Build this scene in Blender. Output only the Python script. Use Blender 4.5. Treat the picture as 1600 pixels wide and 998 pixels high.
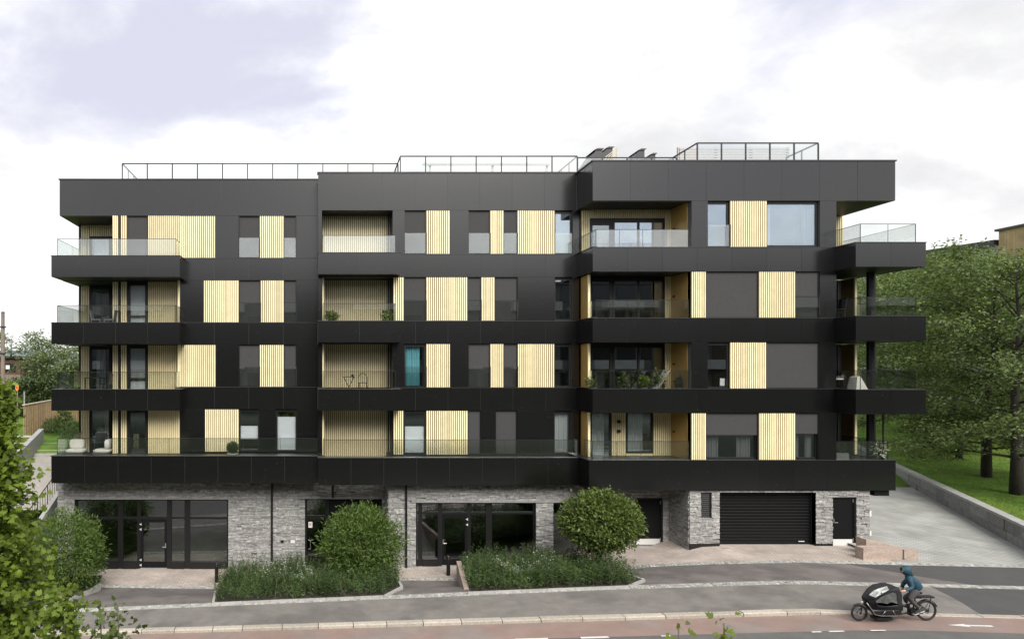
import bpy, bmesh, math, random
import numpy as np
from mathutils import Vector, Matrix

for o in list(bpy.data.objects):
    bpy.data.objects.remove(o)
scene = bpy.context.scene
C = scene.collection
rnd = random.Random(7)
R = math.radians

# ------------------------------------------------------------------ camera
F, CX, CY, HC = 1040.0, 500.0, 577.0, 7.46      # focal length, vanishing point (photo pixels), eye height
cam_d = bpy.data.cameras.new('camera')
cam = bpy.data.objects.new('camera', cam_d)
C.objects.link(cam)
cam.location = (0, 0, HC)
cam.rotation_euler = (R(90), 0, 0)
cam_d.sensor_width = 36
cam_d.lens = F / 1600 * 36
cam_d.shift_x = (800 - CX) / 1600
cam_d.shift_y = (CY - 499) / 1600
cam_d.clip_start = 0.1
cam_d.clip_end = 4000
scene.camera = cam

# ------------------------------------------------------------------ sky, sun, exposure
SUN_EL, SUN_AZ = R(42), R(168)                  # fairly high, behind the camera and a little to the right (azimuth from +Y, clockwise)
world = bpy.data.worlds.new('World')
scene.world = world
world.use_nodes = True
nt = world.node_tree
nt.nodes.clear()
def N(t, typ, **kw):
    n = t.nodes.new(typ)
    for k, v in kw.items():
        setattr(n, k, v)
    return n
sky = N(nt, 'ShaderNodeTexSky', sky_type='NISHITA', sun_disc=False)
sky.sun_elevation = SUN_EL
sky.sun_rotation = SUN_AZ
sky.dust_density = 2.0
tc = N(nt, 'ShaderNodeTexCoord')
mp = N(nt, 'ShaderNodeMapping')
mp.inputs['Scale'].default_value = (1.0, 1.0, 1.7)
mp.inputs['Location'].default_value = (11.38, 9.22, 1.96)
nt.links.new(tc.outputs['Generated'], mp.inputs['Vector'])
n1 = N(nt, 'ShaderNodeTexNoise'); n1.inputs['Scale'].default_value = 1.7; n1.inputs['Detail'].default_value = 10; n1.inputs['Roughness'].default_value = 0.56; n1.inputs['Distortion'].default_value = 0.15
n2 = N(nt, 'ShaderNodeTexNoise'); n2.inputs['Scale'].default_value = 2.3; n2.inputs['Detail'].default_value = 8; n2.inputs['Roughness'].default_value = 0.6; n2.inputs['Distortion'].default_value = 0.3
nt.links.new(mp.outputs[0], n1.inputs['Vector'])
nt.links.new(mp.outputs[0], n2.inputs['Vector'])
cov = N(nt, 'ShaderNodeMapRange', interpolation_type='SMOOTHSTEP')          # cloud cover
cov.inputs['From Min'].default_value = 0.34; cov.inputs['From Max'].default_value = 0.53
sepz = N(nt, 'ShaderNodeSeparateXYZ'); nt.links.new(tc.outputs['Generated'], sepz.inputs[0])
high = N(nt, 'ShaderNodeMapRange'); high.inputs['From Min'].default_value = 0.26; high.inputs['From Max'].default_value = 0.52; high.inputs['To Min'].default_value = -0.02; high.inputs['To Max'].default_value = 0.07   # cover thins out overhead
nt.links.new(sepz.outputs[2], high.inputs['Value'])
sub = N(nt, 'ShaderNodeMath', operation='SUBTRACT'); nt.links.new(n1.outputs['Fac'], sub.inputs[0]); nt.links.new(high.outputs[0], sub.inputs[1])
nt.links.new(sub.outputs[0], cov.inputs['Value'])
thick = N(nt, 'ShaderNodeMapRange', interpolation_type='SMOOTHSTEP')        # lit tops and greyer bellies
thick.inputs['From Min'].default_value = 0.30; thick.inputs['From Max'].default_value = 0.72
nt.links.new(n2.outputs['Fac'], thick.inputs['Value'])
cmix = N(nt, 'ShaderNodeMix', data_type='RGBA')
cmix.inputs[6].default_value = (8.35, 8.35, 8.5, 1)
cmix.inputs[7].default_value = (16.5, 16.5, 16.4, 1)
nt.links.new(thick.outputs[0], cmix.inputs[0])
veil = N(nt, 'ShaderNodeMix', data_type='RGBA')                             # thin veil over the blue
veil.inputs[0].default_value = 0.86
veil.inputs[7].default_value = (8.3, 8.35, 9.7, 1)
nt.links.new(sky.outputs[0], veil.inputs[6])
smix = N(nt, 'ShaderNodeMix', data_type='RGBA')
nt.links.new(cov.outputs[0], smix.inputs[0])
nt.links.new(veil.outputs[2], smix.inputs[6])
nt.links.new(cmix.outputs[2], smix.inputs[7])
bg = N(nt, 'ShaderNodeBackground'); bg.inputs['Strength'].default_value = 0.1
nt.links.new(smix.outputs[2], bg.inputs['Color'])
wo = N(nt, 'ShaderNodeOutputWorld')
nt.links.new(bg.outputs[0], wo.inputs['Surface'])

sun_d = bpy.data.lights.new('sun', 'SUN')
sun_d.energy = 5.0
sun_d.angle = R(40)
sun_d.color = (1.0, 0.96, 0.9)
sun = bpy.data.objects.new('sun', sun_d)
C.objects.link(sun)
sd = Vector((math.sin(SUN_AZ) * math.cos(SUN_EL), math.cos(SUN_AZ) * math.cos(SUN_EL), math.sin(SUN_EL)))
sun.rotation_euler = (-sd).to_track_quat('-Z', 'Y').to_euler()
sun.location = sd * 60

vs = scene.view_settings
vs.view_transform = 'Standard'
vs.look = 'None'
vs.exposure = 0.0
vs.gamma = 1.0
vs.use_curve_mapping = False
scene.render.resolution_x, scene.render.resolution_y = 1024, 638
scene.cycles.use_denoising = True
scene.cycles.max_bounces = 8
scene.cycles.transparent_max_bounces = 16

# ------------------------------------------------------------------ materials
M = {}
def mat(name, col, rough=0.6, spec=0.5, metal=0.0, var=0.0, vscale=1.0, bump=0.0, bscale=40.0, tint=False, objvar=0.0, col2=None, c2scale=0.6, c2pos=(0.45, 0.6), specks=None):
    m = bpy.data.materials.new(name); m.use_nodes = True
    t = m.node_tree; b = t.nodes['Principled BSDF']
    b.inputs['Roughness'].default_value = rough
    b.inputs['Metallic'].default_value = metal
    b.inputs['Specular IOR Level'].default_value = spec
    c = (*col, 1)
    out = None
    geo = N(t, 'ShaderNodeNewGeometry')
    def cur():
        nonlocal out
        if out is None:
            r = N(t, 'ShaderNodeRGB'); r.outputs[0].default_value = c; out = r.outputs[0]
        return out
    if col2 is not None:
        n = N(t, 'ShaderNodeTexNoise'); n.inputs['Scale'].default_value = c2scale; n.inputs['Detail'].default_value = 6
        t.links.new(geo.outputs['Position'], n.inputs['Vector'])
        mr = N(t, 'ShaderNodeMapRange', interpolation_type='SMOOTHSTEP'); mr.inputs['From Min'].default_value = c2pos[0]; mr.inputs['From Max'].default_value = c2pos[1]
        t.links.new(n.outputs['Fac'], mr.inputs['Value'])
        mx = N(t, 'ShaderNodeMix', data_type='RGBA'); mx.inputs[7].default_value = (*col2, 1)
        t.links.new(cur(), mx.inputs[6]); t.links.new(mr.outputs[0], mx.inputs[0]); out = mx.outputs[2]
    def scale_by(sock, lo, hi):
        nonlocal out
        mr = N(t, 'ShaderNodeMapRange'); mr.inputs['To Min'].default_value = lo; mr.inputs['To Max'].default_value = hi
        t.links.new(sock, mr.inputs['Value'])
        v = N(t, 'ShaderNodeVectorMath', operation='SCALE')
        t.links.new(cur(), v.inputs[0]); t.links.new(mr.outputs[0], v.inputs['Scale']); out = v.outputs[0]
    if var > 0:
        n = N(t, 'ShaderNodeTexNoise'); n.inputs['Scale'].default_value = vscale; n.inputs['Detail'].default_value = 8; n.inputs['Roughness'].default_value = 0.65
        t.links.new(geo.outputs['Position'], n.inputs['Vector'])
        mr0 = N(t, 'ShaderNodeMapRange'); mr0.inputs['From Min'].default_value = 0.3; mr0.inputs['From Max'].default_value = 0.7
        t.links.new(n.outputs['Fac'], mr0.inputs['Value'])
        scale_by(mr0.outputs[0], 1 - var, 1 + var)
    if tint:
        a = N(t, 'ShaderNodeAttribute'); a.attribute_name = 'tint'
        scale_by(a.outputs['Fac'], 0.45, 1.55)
    if objvar > 0:
        oi = N(t, 'ShaderNodeObjectInfo')
        scale_by(oi.outputs['Random'], 1 - objvar, 1 + objvar)
    if specks is not None:
        sc, th, scol = specks
        v = N(t, 'ShaderNodeTexVoronoi'); v.inputs['Scale'].default_value = sc
        t.links.new(geo.outputs['Position'], v.inputs['Vector'])
        lt = N(t, 'ShaderNodeMath', operation='LESS_THAN'); lt.inputs[1].default_value = th
        t.links.new(v.outputs['Distance'], lt.inputs[0])
        sx = N(t, 'ShaderNodeSeparateColor'); t.links.new(v.outputs['Color'], sx.inputs[0])
        gt = N(t, 'ShaderNodeMath', operation='MULTIPLY'); t.links.new(lt.outputs[0], gt.inputs[0]); t.links.new(sx.outputs[0], gt.inputs[1])
        mx = N(t, 'ShaderNodeMix', data_type='RGBA'); mx.inputs[7].default_value = (*scol, 1)
        t.links.new(cur(), mx.inputs[6]); t.links.new(gt.outputs[0], mx.inputs[0]); out = mx.outputs[2]
    if out is None:
        b.inputs['Base Color'].default_value = c
    else:
        t.links.new(out, b.inputs['Base Color'])
    if bump > 0:
        n = N(t, 'ShaderNodeTexNoise'); n.inputs['Scale'].default_value = bscale; n.inputs['Detail'].default_value = 6
        t.links.new(geo.outputs['Position'], n.inputs['Vector'])
        bp = N(t, 'ShaderNodeBump'); bp.inputs['Strength'].default_value = bump; bp.inputs['Distance'].default_value = 0.02
        t.links.new(n.outputs['Fac'], bp.inputs['Height']); t.links.new(bp.outputs[0], b.inputs['Normal'])
    M[name] = m
    return m

def glass(name, refl=1.0, base=0.02, trans=(0.9, 0.93, 0.92), gcol=(1, 1, 1), rough=0.0):
    m = bpy.data.materials.new(name); m.use_nodes = True
    t = m.node_tree; t.nodes.clear()
    o = N(t, 'ShaderNodeOutputMaterial'); mx = N(t, 'ShaderNodeMixShader')
    tr = N(t, 'ShaderNodeBsdfTransparent'); tr.inputs[0].default_value = (*trans, 1)
    gl = N(t, 'ShaderNodeBsdfGlossy'); gl.inputs['Color'].default_value = (*gcol, 1); gl.inputs['Roughness'].default_value = rough
    lw = N(t, 'ShaderNodeLayerWeight')
    pw = N(t, 'ShaderNodeMath', operation='POWER'); pw.inputs[1].default_value = 5.0; t.links.new(lw.outputs['Facing'], pw.inputs[0])
    ma = N(t, 'ShaderNodeMath', operation='MULTIPLY_ADD', use_clamp=True); ma.inputs[1].default_value = refl; ma.inputs[2].default_value = base
    t.links.new(pw.outputs[0], ma.inputs[0]); t.links.new(ma.outputs[0], mx.inputs[0])
    t.links.new(tr.outputs[0], mx.inputs[1]); t.links.new(gl.outputs[0], mx.inputs[2]); t.links.new(mx.outputs[0], o.inputs[0])
    M[name] = m
    return m

def leafmat(name, col, trans=0.35, rough=0.55, spec=0.35):
    m = mat(name, col, rough=rough, spec=spec, tint=True)
    t = m.node_tree; b = t.nodes['Principled BSDF']; o = t.nodes['Material Output']
    src = b.inputs['Base Color'].links[0].from_socket
    tl = N(t, 'ShaderNodeBsdfTranslucent'); mx = N(t, 'ShaderNodeMixShader'); mx.inputs[0].default_value = trans
    v = N(t, 'ShaderNodeVectorMath', operation='MULTIPLY'); v.inputs[1].default_value = (1.25, 1.35, 0.6)
    t.links.new(src, v.inputs[0]); t.links.new(v.outputs[0], tl.inputs['Color'])
    t.links.new(b.outputs[0], mx.inputs[1]); t.links.new(tl.outputs[0], mx.inputs[2]); t.links.new(mx.outputs[0], o.inputs[0])
    return m

mat('panel', (0.0042, 0.0042, 0.0045), rough=0.20, spec=1.0, var=0.1, vscale=2.5, bump=0.05, bscale=12, objvar=0.12, specks=(4.2, 0.075, (0.055, 0.055, 0.057)))
mat('joint', (0.085, 0.085, 0.085), rough=0.5)  # paler than the cladding, painting the light caught along panel edges
mat('soffit', (0.009, 0.009, 0.009), rough=0.5)
mat('coping', (0.020, 0.020, 0.021), rough=0.42, spec=0.6)
mat('frame', (0.005, 0.005, 0.0055), rough=0.42)
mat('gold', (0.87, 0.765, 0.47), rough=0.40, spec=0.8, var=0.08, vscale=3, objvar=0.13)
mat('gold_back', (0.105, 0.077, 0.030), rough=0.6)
mat('gold_back_bounce', (0.27, 0.195, 0.07), rough=0.6)  # screen backing painted lighter and warmer in the loggias, for bounced light
mat('gold_flat', (0.44, 0.28, 0.085), rough=0.35, metal=0.25, var=0.10, vscale=4)
mat('blind', (0.054, 0.0535, 0.0545), rough=0.85, spec=0.2, var=0.08, vscale=9, bump=0.1, bscale=150)
mat('white_blind', (0.80, 0.82, 0.82), rough=0.8)
mat('curtain_grey', (0.50, 0.52, 0.52), rough=0.9, spec=0.1)
mat('curtain_teal', (0.20, 0.50, 0.56), rough=0.9, spec=0.1)
mat('curtain_dark', (0.16, 0.165, 0.165), rough=0.9, spec=0.1)
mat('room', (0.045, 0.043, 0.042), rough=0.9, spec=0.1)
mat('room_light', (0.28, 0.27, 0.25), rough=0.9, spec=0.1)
mat('rail', (0.012, 0.012, 0.013), rough=0.4)
mat('steel', (0.55, 0.55, 0.55), rough=0.3, metal=0.9)
mat('stone', (0.272, 0.268, 0.258), rough=0.78, tint=True, var=0.28, vscale=16, bump=0.7, bscale=30, col2=(0.38, 0.376, 0.362), c2scale=7, c2pos=(0.5, 0.66))
mat('mortar', (0.05, 0.05, 0.05), rough=0.95)
mat('lintel', (0.24, 0.24, 0.24), rough=0.8, var=0.2, vscale=8)
mat('roofing', (0.05, 0.05, 0.05), rough=0.95)
mat('white_paint', (0.74, 0.73, 0.70), rough=0.6)
mat('roof_white', (0.40, 0.39, 0.38), rough=0.7)
mat('pale_wood', (0.50, 0.44, 0.34), rough=0.7, var=0.15, vscale=6)
mat('door', (0.005, 0.005, 0.0055), rough=0.55, spec=0.18)
mat('kick', (0.60, 0.60, 0.58), rough=0.4, metal=0.0)
mat('red', (0.55, 0.04, 0.03), rough=0.6)
glass('guard_glass', refl=0.5, base=0.185, trans=(0.945, 0.962, 0.95), gcol=(0.97, 1.0, 0.99))
glass('pane_glass', refl=0.6, base=0.21, trans=(0.96, 0.97, 0.97), gcol=(0.86, 0.94, 1.0))  # reflection tinted blue to paint in the bluish sky
glass('sky_boost_glass', refl=0.6, base=0.36, trans=(0.9, 0.93, 0.94), gcol=(0.80, 0.91, 1.0))  # pane glass copy, reflection raised and blued to brighten the mirrored sky
glass('shop_glass', refl=0.5, base=0.15, trans=(0.55, 0.58, 0.58), gcol=(0.95, 0.98, 1.0))

# ------------------------------------------------------------------ helpers
WL = {}                                           # world location of every parent (parents never rotate or scale)
def link(o, par=None, loc=(0, 0, 0)):
    C.objects.link(o)
    loc = Vector(loc)
    if par is not None:
        o.parent = par
        o.location = loc - WL[par.name]
    else:
        o.location = loc
    WL[o.name] = loc
    return o
def tag(o, label=None, cat=None, group=None, kind=None):
    if label: o['label'] = label
    if cat: o['category'] = cat
    if group: o['group'] = group
    if kind: o['kind'] = kind
    return o
def thing(name, loc, label, cat, group=None):
    o = bpy.data.objects.new(name, None)
    o.empty_display_size = 0.2
    link(o, None, loc)
    return tag(o, label, cat, group)

BOXC = {}
def box(name, x0, x1, y0, y1, z0, z1, m, par=None):
    x0, x1 = min(x0, x1), max(x0, x1); y0, y1 = min(y0, y1), max(y0, y1); z0, z1 = min(z0, z1), max(z0, z1)
    key = (round(x1 - x0, 3), round(y1 - y0, 3), round(z1 - z0, 3), m)
    me = BOXC.get(key)
    if me is None:
        a, b, c = key[0] / 2, key[1] / 2, key[2] / 2
        v = [(-a, -b, -c), (a, -b, -c), (a, b, -c), (-a, b, -c), (-a, -b, c), (a, -b, c), (a, b, c), (-a, b, c)]
        f = [(0, 3, 2, 1), (4, 5, 6, 7), (0, 1, 5, 4), (1, 2, 6, 5), (2, 3, 7, 6), (3, 0, 4, 7)]
        me = bpy.data.meshes.new(name); me.from_pydata(v, [], f); me.materials.append(M[m]); BOXC[key] = me
    o = bpy.data.objects.new(name, me)
    return link(o, par, ((x0 + x1) / 2, (y0 + y1) / 2, (z0 + z1) / 2))

class MB:
    def __init__(s): s.v = []; s.f = []; s.t = []
    def add(s, vs, fs, tint=0.5):
        n = len(s.v); s.v += [tuple(p) for p in vs]; s.f += [tuple(i + n for i in f) for f in fs]; s.t += [tint] * len(vs)
    def box(s, x0, x1, y0, y1, z0, z1, tint=0.5):
        s.add([(x0, y0, z0), (x1, y0, z0), (x1, y1, z0), (x0, y1, z0), (x0, y0, z1), (x1, y0, z1), (x1, y1, z1), (x0, y1, z1)],
              [(0, 3, 2, 1), (4, 5, 6, 7), (0, 1, 5, 4), (1, 2, 6, 5), (2, 3, 7, 6), (3, 0, 4, 7)], tint)
    def hexa(s, p, tint=0.5):                     # eight corners: bottom four, top four
        s.add(p, [(0, 3, 2, 1), (4, 5, 6, 7), (0, 1, 5, 4), (1, 2, 6, 5), (2, 3, 7, 6), (3, 0, 4, 7)], tint)
    def tube(s, pts, rads, n=8, tint=0.5, cap=True):
        pts = [Vector(p) for p in pts]
        if not isinstance(rads, (list, tuple)): rads = [rads] * len(pts)
        rings = []
        up = Vector((0.13, 0.31, 0.94)).normalized()
        for i, p in enumerate(pts):
            d = (pts[min(i + 1, len(pts) - 1)] - pts[max(i - 1, 0)])
            d = d.normalized() if d.length > 1e-9 else Vector((0, 0, 1))
            a = d.cross(up)
            if a.length < 0.1: a = d.cross(Vector((1, 0, 0)))
            a.normalize(); b = d.cross(a)
            rings.append([p + (a * math.cos(2 * math.pi * k / n) + b * math.sin(2 * math.pi * k / n)) * rads[i] for k in range(n)])
        vs = [q for r in rings for q in r]; fs = []
        for i in range(len(pts) - 1):
            for k in range(n):
                fs.append((i * n + k, i * n + (k + 1) % n, (i + 1) * n + (k + 1) % n, (i + 1) * n + k))
        if cap:
            fs.append(tuple(range(n))[::-1]); fs.append(tuple((len(pts) - 1) * n + k for k in range(n)))
        s.add(vs, fs, tint)
    def prism(s, poly, axis, a0, a1, tint=0.5):   # poly in the two other axes, extruded along axis
        n = len(poly)
        def P3(u, v, w): return {'x': (w, u, v), 'y': (u, w, v), 'z': (u, v, w)}[axis]
        s.add([P3(u, v, a0) for u, v in poly] + [P3(u, v, a1) for u, v in poly],
              [tuple(range(n)), tuple(range(2 * n - 1, n - 1, -1))] + [(i, i + n, (i + 1) % n + n, (i + 1) % n) for i in range(n)], tint)
    def lathe(s, prof, c, n=16, tint=0.5):
        vs = []; fs = []
        for r, z in prof:
            for k in range(n):
                a = 2 * math.pi * k / n
                vs.append((c[0] + r * math.cos(a), c[1] + r * math.sin(a), c[2] + z))
        for i in range(len(prof) - 1):
            for k in range(n):
                fs.append((i * n + k, i * n + (k + 1) % n, (i + 1) * n + (k + 1) % n, (i + 1) * n + k))
        fs.append(tuple(range(n))[::-1]); fs.append(tuple((len(prof) - 1) * n + k for k in range(n)))
        s.add(vs, fs, tint)
    def build(s, name, m, par=None, smooth=False, kind=None, fixn=False):
        a = np.array(s.v, float); lo, hi = a.min(0), a.max(0)
        org = Vector(((lo[0] + hi[0]) / 2, (lo[1] + hi[1]) / 2, lo[2]))
        a = a - np.array(org)
        me = bpy.data.meshes.new(name)
        me.from_pydata(a.tolist(), [], s.f)
        at = me.attributes.new('tint', 'FLOAT', 'POINT'); at.data.foreach_set('value', np.array(s.t, np.float32))
        me.materials.append(M[m])
        if fixn:
            bm = bmesh.new(); bm.from_mesh(me); bmesh.ops.recalc_face_normals(bm, faces=bm.faces); bm.to_mesh(me); bm.free()
        if smooth: me.polygons.foreach_set('use_smooth', [True] * len(me.polygons))
        me.update()
        o = link(bpy.data.objects.new(name, me), par, org)
        if kind: o['kind'] = kind
        return o

def px(x, D): return (x - CX) * D / F            # photo column -> world X at depth D
def pz(y, D): return HC - (y - CY) * D / F       # photo row -> world Z at depth D

# ------------------------------------------------------------------ ground heights
KY = -0.081                                       # the street runs at a slight angle to the building
def zs(X):                                        # pavement
    d = max(0.0, 17 - X)
    return -0.06 * max(0.0, d - 0.6) if d > 1.2 else -0.06 * d * d / 2.4
ZBX = [-60, -12.3, -4.0, -3.0, 2.5, 3.1, 7.5, 10, 13.2, 14.9, 15.9, 17, 90]
ZBZ = [-4.6, -1.87, -1.87, -1.80, -1.62, -1.38, -1.38, -1.0, -0.46, -0.43, -0.05, 0, 0]
def zb(X): return float(np.interp(X, ZBX, ZBZ))   # along the foot of the building
def sst(t):
    t = min(1.0, max(0.0, t)); return t * t * (3 - 2 * t)
ZSX = [-60, -12.3, -4.0, 2.0, 4.0, 7.5, 10, 13.2, 15.5, 18.5, 90]
ZSZ = [-4.6, -1.87, -1.85, -1.5, -1.38, -1.3, -0.95, -0.42, -0.2, 0, 0]
def gz(X, Y):                                     # pavement and forecourt
    a = Y - KY * X
    zz = float(np.interp(X, ZSX, ZSZ)); zz += (zb(X) - zz) * sst((a - 28.2) / 1.1)
    return zs(X) + (zz - zs(X)) * sst((a - 24.9) / 2.9)

# ------------------------------------------------------------------ the building
YL, YM, YR = 30.86, 29.80, 28.10                  # facade planes of the three blocks
def WT(k): return 5.62 + 2.985 * k                # head and foot of the openings of storey k
def WB(k): return 3.65 + 2.985 * k
ZTOP, ZBAND = 16.24, 2.38
bld = thing('apartment_building', (6, 30, -1.9), 'black clad apartment block with pale gold slat screens and grey stone base', 'building')

def panels(par, x0, x1, z0, z1, y, pitch=1.6, n=None, t=0.022):
    n = n or max(1, round((x1 - x0) / pitch)); w = (x1 - x0) / n
    for i in range(n):
        o = box('cladding_panel', x0 + i * w + 0.004, x0 + (i + 1) * w - 0.004, y, y + t, z0 + 0.004, z1 - 0.004, 'panel', par)
        o.rotation_euler = (rnd.uniform(-0.003, 0.003), 0, rnd.uniform(-0.0022, 0.0022))      # panels never hang perfectly flat
def side_panels(par, y0, y1, z0, z1, x, s, n=1, t=0.022):       # faces +x (s=1) or -x (s=-1)
    w = (y1 - y0) / n
    for i in range(n):
        box('cladding_panel', x, x - s * t, y0 + i * w + 0.005, y0 + (i + 1) * w - 0.005, z0 + 0.004, z1 - 0.004, 'panel', par)

SLAT_SINGLE = [0]
def slat_screen(x0, x1, z0, z1, y, single=True, pitch=0.0925, par=bld):
    b = box('slat_screen', x0, x1, y + 0.055, y + 0.08, z0, z1, 'gold_back' if single else 'gold_back_bounce', par)
    n = max(2, round((x1 - x0) / pitch)); p = (x1 - x0) / n; w = p * 0.58
    if single and SLAT_SINGLE[0] + n <= 300:
        SLAT_SINGLE[0] += n
        for i in range(n):
            c = x0 + (i + 0.5) * p
            box('slat', c - w / 2, c + w / 2, y, y + 0.05, z0 + 0.004, z1 - 0.004, 'gold', b)
    else:
        mb = MB()
        for i in range(n):
            c = x0 + (i + 0.5) * p
            mb.box(c - w / 2, c + w / 2, y, y + 0.05, z0 + 0.004, z1 - 0.004)
        mb.build('slats', 'gold', b, kind='stuff')
    return b

def window(x0, x1, z0, z1, y, extra=None, fr=0.07, mull=(), trans=(), room='room', depth=1.6, pane='pane_glass', head=0.12, par=bld):
    """frame (the part) with pane, room behind and an optional curtain or blind as sub-parts; y = frame front"""
    mb = MB()
    mb.box(x0, x0 + fr, y, y + 0.08, z0, z1); mb.box(x1 - fr, x1, y, y + 0.08, z0, z1)
    mb.box(x0 + fr, x1 - fr, y, y + 0.08, z0, z0 + fr); mb.box(x0 + fr, x1 - fr, y, y + 0.08, z1 - head, z1)
    for f in mull:
        c = x0 + (x1 - x0) * f; mb.box(c - 0.045, c + 0.045, y + 0.002, y + 0.078, z0 + fr, z1 - head)
    for f in trans:
        c = z0 + (z1 - z0) * f; mb.box(x0 + fr, x1 - fr, y + 0.004, y + 0.076, c - 0.035, c + 0.035)
    w = mb.build('window', 'frame', par)
    box('glass_pane', x0 + fr - 0.005, x1 - fr + 0.005, y + 0.035, y + 0.045, z0 + fr - 0.005, z1 - head + 0.005, pane, w)
    r = MB(); a0, a1, y0, y1 = x0 - 0.12, x1 + 0.12, y + 0.085, y + depth; zz0, zz1 = z0 - 0.02, z1 + 0.02
    r.add([(a0, y0, zz0), (a1, y0, zz0), (a1, y1, zz0), (a0, y1, zz0), (a0, y0, zz1), (a1, y0, zz1), (a1, y1, zz1), (a0, y1, zz1)],
          [(0, 1, 2, 3), (4, 7, 6, 5), (1, 5, 6, 2), (2, 6, 7, 3), (3, 7, 4, 0)])
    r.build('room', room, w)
    if extra:
        for e in extra:
            kind, m, f0, f1, g0, g1 = e           # fractions of width and height
            xa, xb = x0 + fr + (x1 - x0 - 2 * fr) * f0, x0 + fr + (x1 - x0 - 2 * fr) * f1
            za, zb_ = z0 + fr + (z1 - z0 - fr - head) * g0, z0 + fr + (z1 - z0 - fr - head) * g1
            if kind == 'curtain':
                nn = max(8, int((xb - xa) / 0.025)); pts = []
                ph = rnd.random() * 6
                for i in range(nn + 1):
                    xx = xa + (xb - xa) * i / nn
                    pts.append((xx, y + 0.19 + 0.035 * math.sin(xx * 55 + ph) + 0.015 * math.sin(xx * 23 + ph * 2)))
                c = MB()
                c.add([(p[0], p[1], za) for p in pts] + [(p[0], p[1], zb_) for p in pts], [(i, i + 1, i + nn + 2, i + nn + 1) for i in range(nn)])
                c.build('curtain', m, w, smooth=True)
            else:
                box('blind_or_reflection', xa, xb, y + 0.11, y + 0.118, za, zb_, m, w)
    return w

def blind(x0, x1, z0, z1, y, drop=1.0, par=bld):
    """outside roller blind in its guide rails"""
    b = box('roller_blind', x0 + 0.035, x1 - 0.035, y + 0.085, y + 0.095, z1 - (z1 - z0 - 0.03) * drop, z1 - 0.012, 'blind', par)
    mb = MB()
    mb.box(x0, x0 + 0.033, y + 0.05, y + 0.13, z0, z1 - 0.004); mb.box(x1 - 0.033, x1, y + 0.05, y + 0.13, z0, z1 - 0.004)
    mb.box(x0 + 0.033, x1 - 0.033, y + 0.075, y + 0.105, z1 - (z1 - z0 - 0.03) * drop - 0.028, z1 - (z1 - z0 - 0.03) * drop - 0.002)
    mb.build('guide_rail', 'frame', b)
    return b
def guard(x0, x1, z0, h, y, side=1, par=bld):
    g = box('glass_guard', x0 + 0.02, x1 - 0.005, y - 0.005, y + 0.007, z0 + 0.03, z0 + h, 'guard_glass', par)
    xx = x1 if side > 0 else x0
    box('bracket', xx - 0.03, xx + 0.03, y - 0.02, y - 0.006, z0 + 0.03, z0 + h + 0.01, 'frame', g)
    return g

# --- window rows of each block; (kind, x0, x1, options) with photo columns
rows = {
 'L': {3: [('G', 281, 336.5), ('BG', 373, 405.5), ('G', 405.5, 443.5), ('BG', 443.5, 463)],
       2: [('G', 318, 373), ('Bg', 373, 407), ('G', 407, 443.5), ('Bg', 443.5, 463)],
       1: [('G', 281, 337), ('Bg', 373, 405.5), ('G', 405.5, 443.5), ('Bg', 443.5, 463)],
       0: [('G', 320, 373), ('W', 373, 405, 'frost'), ('W', 431, 464, 'white')]},
 'M': {3: [('BG', 632, 666), ('G', 666, 703), ('BG', 732, 766), ('G', 766, 787), ('BG', 787, 808.5), ('G', 808.5, 867), ('WG', 867, 895, 'sky')],
       2: [('G', 614.5, 631), ('Bg', 631, 666), ('G', 666, 730.5), ('Bg', 730.5, 752), ('G', 752, 773), ('Bg', 773, 809), ('W', 867, 895, 'dark')],
       1: [('Wg', 632, 666, 'teal'), ('G', 666, 703.5), ('Bg', 732, 766), ('G', 766, 787), ('Bg', 787, 809), ('G', 809, 866.5), ('W', 866.5, 893, 'dark')],
       0: [('G', 614.5, 630.5), ('W', 631, 666, 'lowwhite'), ('G', 666, 731), ('B', 731, 751.5), ('B', 774.5, 808), ('W', 866, 893, 'curtain')]},
 'R': {3: [('WG', 1106, 1141, 'sky'), ('G', 1141, 1198.5), ('W', 1198.5, 1281, 'big')],
       2: [('G', 1080.5, 1103.5), ('B', 1103.5, 1186), ('G', 1186, 1243), ('Bg', 1243, 1281)],
       1: [('W', 1106, 1141, 'shelf'), ('G', 1141, 1197.5), ('B', 1197.5, 1281)],
       0: [('G', 1080.5, 1103.5), ('WB', 1103.5, 1186, 0.48), ('G', 1186, 1243), ('WB', 1243, 1281, 0.45)]}}
blocks = {'L': (YL, px(93, YL), px(497, YM) , 281), 'M': (YM, px(497, YM), px(926, YR), 503), 'R': (YR, px(926, YR), px(1399, YR), 926)}
LOG = {'L': (None, px(281, YL)), 'M': (px(503, YM), px(613.5, YM)), 'R': (px(926, YR), px(1080.5, YR))}
XRE = px(1307, YR)                                # end of the right block's front wall, the corner loggia begins
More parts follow.
